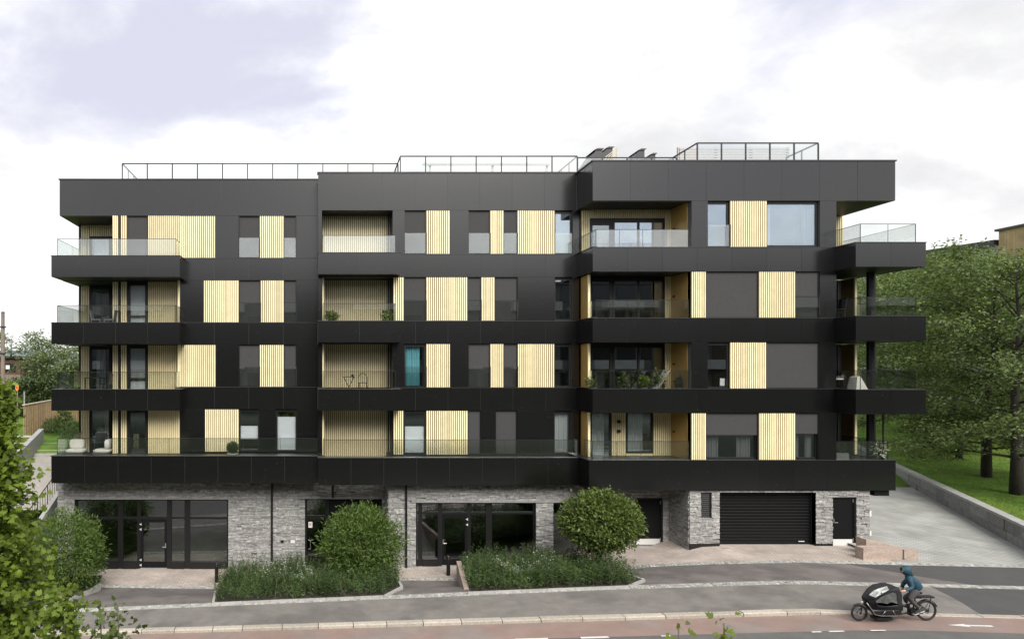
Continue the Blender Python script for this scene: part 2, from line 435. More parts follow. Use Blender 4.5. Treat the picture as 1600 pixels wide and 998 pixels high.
for b, (Y, X0, X1, _) in blocks.items():
    if b == 'M': X1m = px(901, YM)
    core = box('facade_wall', X0 + 0.05, X1 - 0.05 if b != 'M' else X1 + 0.3, Y + 0.012, Y + 0.3, WT(3) + 0.01, ZTOP - 0.06, 'joint', bld)
    # parapet
    xe = X1 if b != 'M' else px(901, YM)
    panels(core, X0, xe, WT(3), ZTOP, Y, n={'L': 8, 'M': 8, 'R': 8}[b])
    box('coping', X0 - 0.04, xe + 0.04 if b != 'M' else xe - 0.03, Y - 0.04, Y + 0.36, ZTOP, ZTOP + 0.05, 'coping', bld)
    if b != 'M':
        s = -1 if b == 'L' else 1
        xx = X0 if b == 'L' else X1
        side_panels(core, Y + 0.024, 41.9, WT(3), ZTOP, xx, s, n=6)
    for k in range(4):
        els = rows[b][k]
        z0, z1 = WB(k), WT(k)
        # where this row's wall starts and ends
        xs = {'L': px(281, YL), 'M': px(613.5, YM), 'R': px(1080.5, YR)}[b]
        xe = {'L': px(497, YL), 'M': px(905, YM), 'R': XRE}[b]
        # spandrel under this row (storeys 1..3)
        if k > 0:
            sp = box('facade_wall', {'L': xs - 0.2, 'M': px(497, YM) + 0.01, 'R': px(926, YR) + 0.35}[b], {'L': xe, 'M': px(903, YM), 'R': XRE - 0.03}[b], Y + 0.012, Y + 0.3, WT(k - 1) + 0.01, z0 - 0.01, 'joint', bld)
            ps = {'L': xs, 'M': px(497, YM), 'R': px(926, YR)}[b]
            panels(sp, ps, {'L': xe - 0.02, 'M': px(903, YM), 'R': XRE}[b], WT(k - 1), z0, Y, n={'L': 4, 'M': 8, 'R': 7}[b])
            box('drip_profile', ps, {'L': xe - 0.03, 'M': px(899, YM), 'R': XRE}[b], Y - 0.02, Y + 0.03, z0 - 0.002, z0 + 0.022, 'coping', bld)
        cur = xs
        cells = []
        for e in els:
            a, c = px(e[1], Y), px(e[2], Y)
            if a - cur > 0.08: cells.append(('P', cur, a))
            cells.append((e[0], a, c) + tuple(e[3:])); cur = c
        if xe - cur > 0.08: cells.append(('P', cur, xe))
        if b == 'M' and k in (1, 3): pass
        for cel in cells:
            t, a, c = cel[:3]
            zz0 = z0 + 0.024 if k > 0 else z0
            if t == 'P':
                w = box('facade_wall', a + 0.01, c - 0.01, Y + 0.012, Y + 0.3, z0, z1, 'joint', bld)
                panels(w, a, c, zz0, z1, Y, n=1 if c - a < 2.2 else 2)
            elif t == 'G':
                slat_screen(a, c, zz0, z1 - 0.008, Y + 0.002)
            elif t[0] == 'B':
                blind(a, c, zz0, z1, Y)
                if t == 'BG': guard(a, c, zz0, 0.93, Y + 0.02, side=1)
                if t == 'Bg': guard(a, c, zz0, 0.93, Y + 0.02, side=1)
                box('reveal', a, c, Y + 0.14, Y + 0.16, zz0, z1, 'frame', bld)
            elif t == 'WB':
                window(a, c, zz0, z1, Y + 0.14, extra=[('curtain', 'curtain_dark', 0.02, 0.3, 0, 1), ('curtain', 'curtain_dark', 0.66, 0.97, 0, 1)], fr=0.08)
                blind(a, c, zz0, z1, Y, drop=cel[3])
            else:
                st = cel[3]
                ex = {'sky': None, 'dark': None, 'white': [('inner', 'white_blind', 0, 1, 0, 0.86)],
                      'lowwhite': [('inner', 'white_blind', 0, 1, 0, 0.66)], 'frost': [('inner', 'white_blind', 0, 1, 0.28, 0.62)],
                      'teal': [('curtain', 'curtain_teal', 0.0, 0.78, 0, 1)], 'curtain': [('curtain', 'curtain_grey', 0, 1, 0, 1)],
                      'big': [('curtain', 'curtain_grey', 0.0, 0.12, 0, 1), ('curtain', 'curtain_dark', 0.78, 1.0, 0, 1)], 'shelf': [('inner', 'white_blind', 0.72, 0.98, 0.02, 0.2)]}[st]
                window(a, c, zz0, z1, Y + 0.12, extra=ex, fr=0.07 if st != 'big' else 0.09, pane='sky_boost_glass' if st in ('sky', 'big') else 'pane_glass')
                if 'G' in t[1:] or 'g' in t[1:]: guard(a, c, zz0, 0.93, Y + 0.02)

# --- steps between the blocks
for k in range(1, 4):
    side_panels(bld, YM, YL, WT(k - 1), WB(k), px(497, YM), -1)
for k in range(0, 4):
    side_panels(bld, YM, YL, WB(k), WT(k), px(497, YM), -1)
    box('corner_wall', px(497, YM) + 0.024, px(503, YM), YM + 0.0, YL + 0.3, WB(k) + 0.0, WT(k), 'panel', bld)
side_panels(bld, YM, YL, WT(3), ZTOP, px(497, YM), -1)
XR0 = px(926, YR)
side_panels(bld, YR + 0.024, YM - 0.002, WT(3), ZTOP, XR0, -1, n=2)
box('coping', XR0 - 0.04, XR0 + 0.3, YR + 0.37, YM + 0.33, ZTOP, ZTOP + 0.05, 'coping', bld)
box('soffit', XR0 + 0.03, px(1080, YR), YR + 0.302, YM - 0.02, WT(3) + 0.012, WT(3) + 0.05, 'soffit', bld)
side_panels(bld, YM - 0.02, YM + 0.35, WB(0), WT(3), px(906.5, YM), 1)

# --- balconies
def railing(x0, x1, z, y, side=None, posts=3, ends=(True, True), h=0.77, par=bld):
    """glass railing along x at depth y, returns along the sides to depth side"""
    r = box('balcony_railing', x0, x1, y - 0.012, y + 0.012, z + h - 0.018, z + h, 'rail', par)
    n = max(1, posts); w = (x1 - x0) / n
    for i in range(n):
        box('glass_pane', x0 + i * w + 0.006, x0 + (i + 1) * w - 0.006, y - 0.006, y + 0.006, z + 0.02, z + h - 0.02, 'guard_glass', r)
        if i > 0: box('post', x0 + i * w - 0.005, x0 + i * w + 0.005, y - 0.008, y + 0.008, z, z + h - 0.018, 'rail', r)
    for xx, on in ((x0, ends[0]), (x1, ends[1])):
        if on:
            box('post', xx - 0.008, xx + 0.008, y - 0.012, y + 0.012, z, z + h - 0.019, 'rail', r)
            if side:
                box('handrail', xx - 0.012, xx + 0.012, y + 0.014, side, z + h - 0.018, z + h, 'rail', r)
                box('glass_pane', xx - 0.006, xx + 0.006, y + 0.014, side, z + 0.02, z + h - 0.02, 'guard_glass', r)
    return r
def balcony(x0, x1, yf, yb, zt, zb_, sides=(True, True), n=None, off=0.22, rail=True, posts=3, rends=(True, True), rside=None, name='balcony'):
    b = box(name, x0 + 0.03, x1 - 0.03, yf + 0.03, yb, zb_ + 0.02, zt - 0.012, 'soffit', bld)
    box('substructure', x0 + 0.028, x1 - 0.028, yf + 0.012, yf + 0.028, zb_ + 0.01, zt - 0.02, 'joint', b)
    panels(b, x0, x1, zb_, zt - 0.01, yf, n=n)
    if sides[0]: side_panels(b, yf + 0.024, yb, zb_, zt - 0.01, x0, -1, n=max(1, round((yb - yf) / 1.6)))
    if sides[1]: side_panels(b, yf + 0.024, yb, zb_, zt - 0.01, x1, 1, n=max(1, round((yb - yf) / 1.6)))
    mb = MB(); cw = 0.30
    mb.box(x0 - 0.025, x1 + 0.025, yf - 0.025, yf + cw, zt - 0.008, zt + 0.02)
    if sides[0]: mb.box(x0 - 0.025, x0 + cw, yf + cw, yb, zt - 0.008, zt + 0.02)
    if sides[1]: mb.box(x1 - cw, x1 + 0.025, yf + cw, yb, zt - 0.008, zt + 0.02)
    mb.build('coping', 'coping', b)
    if rail: railing(x0 + off if sides[0] else x0 + 0.02, x1 - off if sides[1] else x1 - 0.02, zt + 0.02, yf + 0.14, side=rside or yb, posts=posts, ends=rends)
    return b
YLB, YMB, YRB = 29.75, 29.15, 27.0
XLB0, XLB1 = px(80, YLB), px(281, YLB)
YLR = 32.9                                        # back of the left corner recess
XLR = px(175, YLR)
for k in (1, 2, 3):
    balcony(XLB0, XLB1, YLB, YL + 0.1, WB(k) - 0.07, WT(k - 1) + 0.0, n=[0, 4, 4, 4][k], posts=4, rside=YLR - 0.02, rends=(True, True))
    # floor of the corner recess
    bs = box('balcony_floor', XLB0 + 0.03, XLB1 - 0.05, YL + 0.1, 33.2, WT(k - 1) + 0.02, WB(k) - 0.3, 'soffit', bld)
    side_panels(bs, YL + 0.1, 33.2, WT(k - 1), WB(k) - 0.08, XLB0, -1, n=2)
    balcony(px(497, YMB), px(626, YMB), YMB, YM + 0.0, WB(k) - 0.04, WT(k - 1) + 0.035, n=2, posts=1)
    box('balcony_floor', px(503, YM) - 0.1, px(613.5, YM) + 0.1, YM + 0.31, 31.6, WT(k - 1) + 0.05, WB(k) - 0.25, 'soffit', bld)
# right loggia (its slab is the spandrel band) and the corner balcony beside it
for k in (1, 2, 3):
    zt = WB(k)
    b = box('balcony_floor', XR0 + 0.03, px(1080, YR), YR + 0.302, YM - 0.001, WT(k - 1) + 0.02, zt - 0.2, 'soffit', bld)
    side_panels(b, YR + 0.024, YM - 0.002, WT(k - 1), zt - 0.01, XR0, -1, n=2)
    box('coping', XR0 - 0.025, XR0 + 0.2, YR - 0.02, YM - 0.01, zt + 0.024, zt + 0.045, 'coping', b)
    r = railing(XR0 + 0.2, px(1080, YR), zt + 0.02, YR + 0.14, side=YM - 0.02, posts=4 if k == 3 else 3, ends=(True, False))
    XO0, XO1 = px(1337, YRB), px(1447, YRB)
    balcony(XO0, XO1, YRB, 31.0, zt - 0.0, WT(k - 1) + (0.03 if k == 3 else 0.02), n=2, posts=2, rside=30.9, rends=(True, True), off=0.3)
# terrace band of the first storey
zt0 = WB(0) - 0.06
t1 = balcony(XLB0, px(497, YMB) - 0.002, YLB, YL + 0.02, zt0, ZBAND + 0.0, sides=(True, False), n=8, posts=7, rside=YLR)
t2 = balcony(px(497, YMB), px(908, YMB), YMB, YM + 0.02, zt0, ZBAND + 0.01, sides=(True, False), n=8, posts=6, rends=(False, False), rail=False)
railing(px(497, YMB) + 0.25, px(904, YMB), zt0 + 0.02, YMB + 0.14, posts=7, ends=(True, True), side=YM)
XT1 = px(1399, YR)
t3 = balcony(px(920, YR), XT1, YR - 0.02, 31.0, WB(0) - 0.02, ZBAND - 0.02, sides=(True, True), n=9, rail=False, name='terrace')
railing(px(920, YR) + 0.22, px(1080, YR), WB(0), YR + 0.14, posts=4, ends=(True, False), side=YMB)
railing(XRE + 0.03, XT1 - 0.2, WB(0), YR + 0.14, posts=2, ends=(False, True), side=30.9)
box('balcony_floor', XLB0 + 0.03, XLB1 + 0.1, YL + 0.02, 33.2, ZBAND + 0.02, WB(0) - 0.28, 'soffit', bld)
box('balcony_floor', XLB1 + 0.1, px(608, YM), YL + 0.02, 32.0, ZBAND + 0.025, WB(0) - 0.28, 'soffit', bld)
side_panels(bld, YL + 0.021, 41.9, ZBAND, WB(0) - 0.07, XLB0, -1, n=6)
box('balcony_floor', px(608, YM) + 0.01, px(920, YR), YM + 0.02, 32.0, ZBAND + 0.03, WB(0) - 0.02, 'soffit', bld)
for k in range(4):                                # floor plates behind the openings
    pass

# --- middle loggias: gold back wall
YMK = 30.95
for k in range(4):
    x0, x1 = px(503, YM), px(613.5, YM)
    if k == 3: zt = WT(3)
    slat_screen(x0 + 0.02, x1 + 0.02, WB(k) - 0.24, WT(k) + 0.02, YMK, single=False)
    box('loggia_side', x1 + 0.002, x1 + 0.03, YM + 0.31, YMK + 0.06, WB(k) - 0.24, WT(k), 'frame', bld)
    box('soffit', x0, x1, YM + 0.31, YMK + 0.1, WT(k) + 0.022, WT(k) + 0.04, 'soffit', bld)
    if k < 3: slat_screen(px(503.5, YM), px(506.5, YM), WB(k), WT(k), YM + 0.05, single=False, pitch=0.09)
    box('downpipe', x1 - 0.12, x1 - 0.05, YMK - 0.12, YMK - 0.05, WB(k), WT(k), 'frame', bld)
box('soffit', px(497, YM) + 0.03, px(615, YM), YM + 0.05, YM + 0.3, WT(3) - 0.0, WT(3) + 0.008, 'soffit', bld)

# --- right loggias: back wall aligned with the middle block
YK = 29.74
for k in range(4):
    z0, z1 = WB(k) - 0.18, WT(k)
    xa, xb = px(908, YM), px(1081, YR)
    xs = px(1049, YK)
    if k == 3:
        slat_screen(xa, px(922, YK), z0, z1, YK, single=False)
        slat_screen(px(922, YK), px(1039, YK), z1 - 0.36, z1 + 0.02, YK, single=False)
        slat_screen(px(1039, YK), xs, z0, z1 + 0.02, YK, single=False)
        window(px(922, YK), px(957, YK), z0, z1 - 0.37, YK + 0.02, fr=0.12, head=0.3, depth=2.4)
        window(px(957.5, YK), px(1039, YK), z0, z1 - 0.37, YK + 0.02, fr=0.1, head=0.18, mull=(0.5,), depth=2.4, room='room_light', pane='sky_boost_glass')
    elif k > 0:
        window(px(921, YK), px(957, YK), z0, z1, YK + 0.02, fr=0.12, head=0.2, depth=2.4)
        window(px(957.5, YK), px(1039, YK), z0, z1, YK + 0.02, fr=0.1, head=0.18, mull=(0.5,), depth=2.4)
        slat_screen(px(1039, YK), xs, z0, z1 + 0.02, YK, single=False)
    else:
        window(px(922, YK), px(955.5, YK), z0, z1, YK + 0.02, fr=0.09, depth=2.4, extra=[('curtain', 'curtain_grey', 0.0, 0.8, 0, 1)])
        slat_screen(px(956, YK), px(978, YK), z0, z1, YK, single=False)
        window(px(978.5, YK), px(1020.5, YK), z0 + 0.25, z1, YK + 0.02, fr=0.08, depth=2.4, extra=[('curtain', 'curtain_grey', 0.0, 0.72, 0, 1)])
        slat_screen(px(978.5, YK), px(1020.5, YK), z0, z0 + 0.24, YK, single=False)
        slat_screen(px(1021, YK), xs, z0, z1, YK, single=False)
        for yy in (0.62, 0.42):
            box('wall_lamp', px(964, YK), px(968.5, YK), YK - 0.1, YK - 0.002, z0 + 2.1 * yy + 0.3, z0 + 2.1 * yy + 0.42, 'frame', bld)
    side = box('side_wall', xb - 0.03, xb - 0.004, YR + 0.305, YK + 0.1, z0, z1 + 0.012, 'gold_flat', bld)
    box('socket', xb - 0.06, xb - 0.031, YK - 0.35, YK - 0.2, z0 + 1.2, z0 + 1.28, 'frame', side)
    if k < 3:                                     # gold screen turned end-on at the open left corner
        f = box('turned_screen', px(919.5, 29.0) - 0.05, px(919.5, 29.0), 28.95, 29.72, WB(k) + 0.02, WT(k) - 0.02, 'gold_flat', bld)
        box('slat', px(919.5, 29.0) - 0.062, px(919.5, 29.0) + 0.03, 28.88, 28.945, WB(k) + 0.02, WT(k) - 0.02, 'gold', f)

# --- left corner recess and the wall beside it
for k in range(4):
    z0, z1 = WB(k) - 0.28, WT(k) + (0.012 if k == 3 else 0.0)
    xl = px(126, YLR)
    slat_screen(xl, px(139.5, YLR), z0, z1, YLR, single=False)
    dt = z1 - (0.55 if k == 3 else 0.02)
    ex = {3: [('curtain', 'white_blind', 0.05, 0.95, 0, 1)], 2: None, 1: [('curtain', 'curtain_grey', 0.2, 0.75, 0, 1)], 0: [('curtain', 'curtain_grey', 0.7, 1.0, 0, 1)]}[k]
    window(px(140, YLR), px(173, YLR), z0, dt, YLR + 0.02, fr=0.1, head=0.14, extra=ex)
    if k == 3: slat_screen(px(140, YLR), px(175, YLR), dt, z1, YLR, single=False)
    box('corner_post', xl - 0.09, xl - 0.005, YLR - 0.02, YLR + 0.3, z0, z1, 'frame', bld)
    yy = YL + (0.0 if k in (0, 3) else 0.55)
    slat_screen(px(175.5, yy), px(184.5, yy), z0, z1, yy, single=False)
    box('downpipe', px(185, yy), px(188, yy), yy - 0.01, yy + 0.07, z0, z1, 'frame', bld)
    slat_screen(px(188.5, yy), px(198, yy), z0, z1, yy, single=False)
    box('corner_wall', px(175.5, yy), px(198, yy), yy + 0.085, YLR + 0.3, z0, z1, 'panel', bld)
    if k == 3:
        blind(px(198, yy), px(230.5, yy), z0, z1, yy)
        box('reveal', px(198, yy), px(230.5, yy), yy + 0.14, yy + 0.2, z0, z1, 'frame', bld)
    else:
        window(px(199, yy), px(230.5, yy), z0, z1, yy + 0.02, fr=0.12, head=0.16, extra={2: [('inner', 'white_blind', 0, 1, 0.0, 1)], 1: [('inner', 'curtain_grey', 0, 1, 0.3, 1), ('inner', 'white_blind', 0, 1, 0.0, 0.22)], 0: None}[k], trans=(0.28,) if k in (1, 2) else ())  # full-height white blind paints in the sky mirrored by that window
    if k in (0, 3):
        slat_screen(px(231, yy), px(281, yy) - 0.002, z0, z1, yy, single=(k == 3))
    else:
        slat_screen(px(231, yy), px(279, yy), z0, z1, yy, single=False)
        f = box('turned_screen', px(280.5, YL) - 0.05, px(280.5, YL), YL + 0.02, YL + 0.6, WB(k), z1, 'gold_flat', bld)
        box('slat', px(280.5, YL) - 0.07, px(280.5, YL) + 0.02, YL - 0.04, YL + 0.015, WB(k), z1, 'gold', f)
    box('soffit', px(93, YL) + 0.03, XLB1 + 0.05, YL + 0.302, 33.2, z1 + 0.002, z1 + 0.014, 'soffit', bld)

# --- right corner loggia
for k in range(4):
    z0, z1 = WB(k) - 0.1, WT(k)
    YE = 31.0
    if k == 3: slat_screen(px(1290, YE), px(1318, YE), z0, z1 + 0.01, YE, single=False)
    else:
        window(px(1270, YE), px(1313, YE), z0, z1, YE + 0.02, fr=0.1)
        box('corner_wall', px(1313, YE), px(1318, YE), YE, YE + 0.3, z0, z1, 'frame', bld)
        f = box('turned_screen', 24.16, 24.21, 30.12, 30.88, z0, z1, 'gold_flat', bld)
        box('slat', 24.14, 24.24, 30.04, 30.115, z0, z1, 'gold', f)
    box('end_wall', XRE - 0.26, XRE - 0.002, YR + 0.31, YE, z0, z1, 'panel', bld)
    if k < 3:
        mb = MB(); mb.tube([(23.72, 28.65, WB(k) - 0.05), (23.72, 28.65, WT(k) + 0.03)], 0.165, 16)
        mb.build('column', 'frame', bld, smooth=False)
box('soffit', XRE - 0.2, px(1399, YR) - 0.03, YR + 0.302, 31.2, WT(3) + 0.005, WT(3) + 0.02, 'soffit', bld)
mb = MB(); mb.tube([(23.82, 28.15, WB(0)), (23.82, 28.15, WT(0))], 0.035, 10); mb.build('downpipe', 'frame', bld)
box('duct', px(1360, 28.5), px(1383, 28.5), 28.3, 29.5, pz(773.5, 28.4), ZBAND - 0.0, 'frame', bld)

# --- body of the building behind the front rooms, and the flat roof
YBK = 42.0
mb = MB()
mb.box(px(126, YLR), px(175, YLR), YLR + 0.31, YBK, ZBAND, WT(3) + 0.01)
mb.box(px(175, YLR) + 0.001, 24.39, 34.6, YBK, -1.9, WT(3) + 0.01)
mb.build('rear_wall', 'panel', bld)
mb = MB()
mb.box(px(93, YL) + 0.03, px(497, YM), YL + 0.31, YBK, ZTOP - 0.45, ZTOP - 0.3)
mb.box(px(497, YM) + 0.03, px(926, YR) + 0.1, YM + 0.31, YBK, ZTOP - 0.45, ZTOP - 0.3)
mb.box(px(926, YR) + 0.101, px(1399, YR) - 0.03, YR + 0.31, YBK, ZTOP - 0.45, ZTOP - 0.3)
mb.build('roof', 'roofing', bld)
# floor plates close the storeys towards the rear
for k in range(1, 4):
    mb = MB()
    mb.box(XLB1 - 0.04, px(497, YM), YL + 0.31, 34.6, WT(k - 1) + 0.03, WB(k) - 0.28)
    mb.box(px(614, YM) + 0.1, px(906, YM), YM + 0.31, 34.6, WT(k - 1) + 0.03, WB(k) - 0.28)
    mb.box(px(1081, YR), XRE - 0.27, YR + 0.31, 34.6, WT(k - 1) + 0.03, WB(k) - 0.28)
    mb.build('floor_plate', 'room', bld)

# --- roof railings
def roof_railing(x0, x1, y, zt, n, back=None, both=True, low=None):
    r = box('roof_railing', x0, x1, y - 0.025, y + 0.025, zt - 0.05, zt, 'rail', bld)
    for i in range(n + 1):
        xx = x0 + (x1 - x0) * i / n
        box('post', xx - 0.025, xx + 0.025, y - 0.024, y + 0.024, ZTOP - 0.3, zt - 0.051, 'rail', r)
        if i < n: box('glass_pane', xx + 0.03, x0 + (x1 - x0) * (i + 1) / n - 0.03, y - 0.005, y + 0.005, ZTOP - 0.2, zt - 0.06, 'guard_glass', r)
    if back:
        for xx in ([x0, x1] if both else [x0]):
            box('handrail', xx - 0.025, xx + 0.025, y + 0.026, back, zt - 0.05, zt, 'rail', r)
            m = int((back - y) / 1.2) + 1
            for j in range(1, m + 1):
                yy = y + (back - y) * j / m
                box('post', xx - 0.02, xx + 0.02, yy - 0.02, yy + 0.02, ZTOP - 0.3, zt - 0.051, 'rail', r)
ZR = 17.37
roof_railing(px(191, 32), px(622, 32), 32.0, ZR, 11, back=38.0, both=False)
roof_railing(px(625.5, 30.9), px(902, 30.9), 30.9, ZR, 7, back=35.0)
roof_railing(px(903, 31.0), px(1058, 31.0), 31.05, ZR - 0.02, 4)
roof_railing(px(1089.5, 29.1), px(1278.5, 29.1), 29.1, ZR, 5, back=31.1)
# roof screens, hoods and pergola
sc = thing('roof_screen', (px(1150, 33), 33, ZTOP - 0.3), 'white slatted privacy screen on the right of the roof terrace', 'screen')
for xx in (1061, 1119, 1174, 1232):
    box('post', px(xx, 33) - 0.06, px(xx, 33) + 0.06, 33.0, 33.1, ZTOP - 0.3, pz(230, 33), 'roof_white', sc)
for i in range(6):
    zz = pz(233 + i * 4.0, 33)
    box('slat', px(1061, 33), px(1232, 33), 32.96, 32.999, zz - 0.045, zz + 0.045, 'roof_white', sc)
pg = thing('pergola', (px(760, 35), 35, ZTOP - 0.3), 'white timber pergola with sloping rafters on the middle roof terrace', 'pergola')
for xx in (672, 770, 855):
    box('post', px(xx, 34.5) - 0.05, px(xx, 34.5) + 0.05, 34.5, 34.6, ZTOP - 0.3, pz(256, 34.5), 'roof_white', pg)
box('beam', px(660, 34.5), px(858, 34.5), 34.38, 34.48, pz(255.5, 34.5) - 0.12, pz(255.5, 34.5), 'roof_white', pg)
for i in range(6):
    mb = MB(); xx = px(668 + i * 36, 34.5)
    mb.hexa([(xx - 0.5, 33.4, 16.4), (xx - 0.42, 33.4, 16.4), (xx + 0.44, 34.37, 17.35), (xx + 0.36, 34.37, 17.35),
             (xx - 0.5, 33.4, 16.52), (xx - 0.42, 33.4, 16.52), (xx + 0.44, 34.37, 17.47), (xx + 0.36, 34.37, 17.47)])
    mb.build('rafter', 'roof_white', pg, fixn=True)
def hood(x0, x1, y0, y1, label, D=34.0, wedge=True):
    t = thing('roof_hood', (px((x0 + x1) / 2, D), D, ZTOP - 0.3), label, 'roof hood')
    zt = pz(y0, D); zl = pz(y1, D); xa, xb = px(x0, D), px(x1, D)
    mb = MB(); xm = xa + (xb - xa) * 0.6
    mb.prism([(xa, ZTOP - 0.3), (xb - 0.03, ZTOP - 0.3), (xb - 0.03, zt - 0.08), (xm, zt - 0.08), (xa, zl)], 'y', D, D + 1.2)
    mb.build('body', 'coping', t, fixn=True)
    mb = MB(); mb.prism([(xm - 0.1, zt - 0.079), (xb - 0.02, zt - 0.079), (xb + 0.06, zt), (xm + 0.05, zt)], 'y', D - 0.05, D + 1.25)
    mb.build('cap', 'coping', t, fixn=True)
hood(916, 942, 232, 256, 'dark grey sloping roof hood left of the gold roof slats')
hood(936, 958, 229.5, 245, 'dark grey roof hood behind the gold roof slats', D=35.5)
hood(988, 1008, 232.5, 246, 'larger dark grey roof hood right of the gold roof slats')
hood(1008, 1025, 239.5, 249, 'small low dark grey roof hood beside the white screen')
gs = thing('roof_lattice', (px(955, 33), 33, ZTOP - 0.3), 'pale gold slanting slats on the roof beside the dark hoods', 'lattice')
box('post', px(964, 33) - 0.03, px(964, 33) + 0.03, 33, 33.06, ZTOP - 0.3, pz(231, 33), 'pale_wood', gs)
for i in range(6):
    mb = MB(); zz = pz(233 + i * 3.2, 33); xa, xb = px(943, 33), px(963, 33)
    mb.hexa([(xa, 32.95, zz - 0.5), (xb, 32.95, zz - 0.03), (xb, 33.0, zz - 0.03), (xa, 33.0, zz - 0.5), (xa, 32.95, zz - 0.45), (xb, 32.95, zz + 0.03), (xb, 33.0, zz + 0.03), (xa, 33.0, zz - 0.45)])
    mb.build('slat', 'pale_wood', gs, fixn=True)

# --- stone base
def stone_wall(x0, x1, z0, z1, y, openings, seed, side=None, name='stone_wall'):
    """openings: (xa, xb, za, zb).  core wall plus uneven ledger stones"""
    rr = random.Random(seed)
    xs = sorted({x0, x1} | {max(x0, min(x1, q)) for o in openings for q in o[:2]})
    mb = MB()
    for a, c in zip(xs[:-1], xs[1:]):
        if c - a < 1e-4: continue
        mid = (a + c) / 2; cuts = sorted([(o[2], o[3]) for o in openings if o[0] < mid < o[1]])
        z = z0
        for za, zb_ in cuts:
            if za > z: mb.box(a, c, y + 0.05, y + 0.4, z, za)
            z = max(z, zb_)
        if z < z1: mb.box(a, c, y + 0.05, y + 0.4, z, z1)
    w = mb.build(name, 'mortar', bld)
    st = MB(); z = z0
    while z < z1 - 0.01:
        h = rr.choice((0.032, 0.04, 0.05, 0.06, 0.075)); ze = min(z1, z + h)
        zm = (z + ze) / 2
        free = [(x0, x1)]
        for o in openings:
            if o[2] < zm < o[3]:
                nf = []
                for a, c in free:
                    if o[1] <= a or o[0] >= c: nf.append((a, c))
                    else:
                        if o[0] > a: nf.append((a, o[0]))
                        if o[1] < c: nf.append((o[1], c))
                free = nf
        for a, c in free:
            x = a
            while x < c - 0.005:
                l = rr.uniform(0.10, 0.46); xe = min(c, x + l)
                if c - xe < 0.12: xe = c
                d = rr.uniform(0.0, 0.045)
                tn = min(1, max(0, rr.gauss(0.5, 0.15)))
                g = 0.003
                p = [(x + g, y + d), (xe - g, y + d + rr.uniform(-0.008, 0.008))]
                st.hexa([(x + g, y + d, z + g), (xe - g, p[1][1], z + g), (xe - g, y + 0.06, z + g), (x + g, y + 0.06, z + g),
                         (x + g, y + d + rr.uniform(-0.008, 0.01), ze - g), (xe - g, p[1][1] + rr.uniform(-0.008, 0.01), ze - g), (xe - g, y + 0.06, ze - g), (x + g, y + 0.06, ze - g)], tn)
                x = xe
        z = ze
    st.build('ledger_stones', 'stone', w, kind='stuff')
    return w
YBL, YBM, YBR = 31.0, 29.75, 28.14
S1 = (px(116, YBL), px(356.5, YBL), -2.2, pz(780, YBL))
DR2 = (px(476.5, YBL), px(597, YBL), -2.2, pz(779, YBL))
stone_wall(px(90, YBL), px(607.5, YBL), -2.1, ZBAND + 0.0, YBL, [S1, DR2], 1)
S2 = (px(650, YBM), px(838, YBM), -2.0, pz(785, YBM))
W3 = (px(865, YBM), px(935, YBM), -2.0, pz(785, YBM))
D3 = (px(993, YBM), px(1036.5, YBM), -2.0, pz(778, YBM))
stone_wall(px(607, YBM), px(1052, YBM), -2.0, ZBAND + 0.0, YBM, [S2, W3, D3], 2)
VT = (px(1096, YBR), px(1112.5, YBR), pz(808.5, YBR), pz(769.5, YBR))
GR = (px(1125, YBR), px(1275, YBR), -0.5, pz(769.5, YBR))
D4 = (px(1302, YBR), px(1339, YBR), -0.5, pz(777, YBR))
XB0, XB1 = px(1078, YBR), px(1360, YBR)
stone_wall(XB0, XB1, 0.1, ZBAND - 0.03, YBR, [VT, GR, D4], 3)
# returns of the base (facing left and right)
def side_stone(x, s, y0, y1, z0, z1, seed):
    rr = random.Random(seed); st = MB(); z = z0
    while z < z1 - 0.01:
        ze = min(z1, z + rr.choice((0.032, 0.04, 0.05, 0.06, 0.075))); y = y0
        while y < y1 - 0.005:
            ye = min(y1, y + rr.uniform(0.10, 0.46)); d = rr.uniform(0, 0.045)
            xa, xb = (x - d, x + 0.3) if s < 0 else (x - 0.3, x + d)
            st.box(xa, xb, y + 0.003, ye - 0.003, z + 0.003, ze - 0.003, min(1, max(0, rr.gauss(0.5, 0.15)))); y = ye
        z = ze
    st.build('ledger_stones', 'stone', bld, kind='stuff')
side_stone(px(607, YBM) - 0.0, -1, YBM + 0.065, YBL - 0.0, -2.0, ZBAND, 4)
side_stone(XB0, -1, YBR + 0.065, YBM - 0.0, -0.6, ZBAND - 0.03, 5)
side_stone(XB1, 1, YBR + 0.065, 34.6, -0.1, ZBAND - 0.03, 6)
side_stone(px(90, YBL), -1, YBL + 0.065, 36.0, -2.1, ZBAND, 7)
box('plinth', XB0 - 0.02, px(1125, YBR), YBR + 0.02, YBR + 0.4, -0.3, 0.1, 'frame', bld)
box('plinth', px(1275, YBR), px(1302, YBR), YBR + 0.02, YBR + 0.4, -0.3, 0.1, 'frame', bld)
box('plinth', px(1339, YBR), px(1348, YBR), YBR + 0.02, YBR + 0.4, -0.3, 0.1, 'frame', bld)
for (x0, x1, z, y) in ((S1[0] - 0.1, S1[1] + 2.6, S1[3], YBL), (DR2[0] - 0.6, DR2[1], DR2[3], YBL), (S2[0] - 0.2, S2[1] + 0.9, S2[3], YBM)):
    box('lintel', x0, x1, y - 0.012, y + 0.05, z + 0.005, z + 0.07, 'lintel', bld)
for xx, y in ((425, YBL), (520, YBL), (634.5, YBM)):
    zz = (-1.75, DR2[3] + 0.07, -1.4)[(425, 520, 634.5).index(xx)]
    mb = MB(); mb.tube([(px(xx, y), y - 0.06, zz), (px(xx, y), y - 0.06, ZBAND + 0.01)], 0.05, 10); mb.build('downpipe', 'frame', bld)
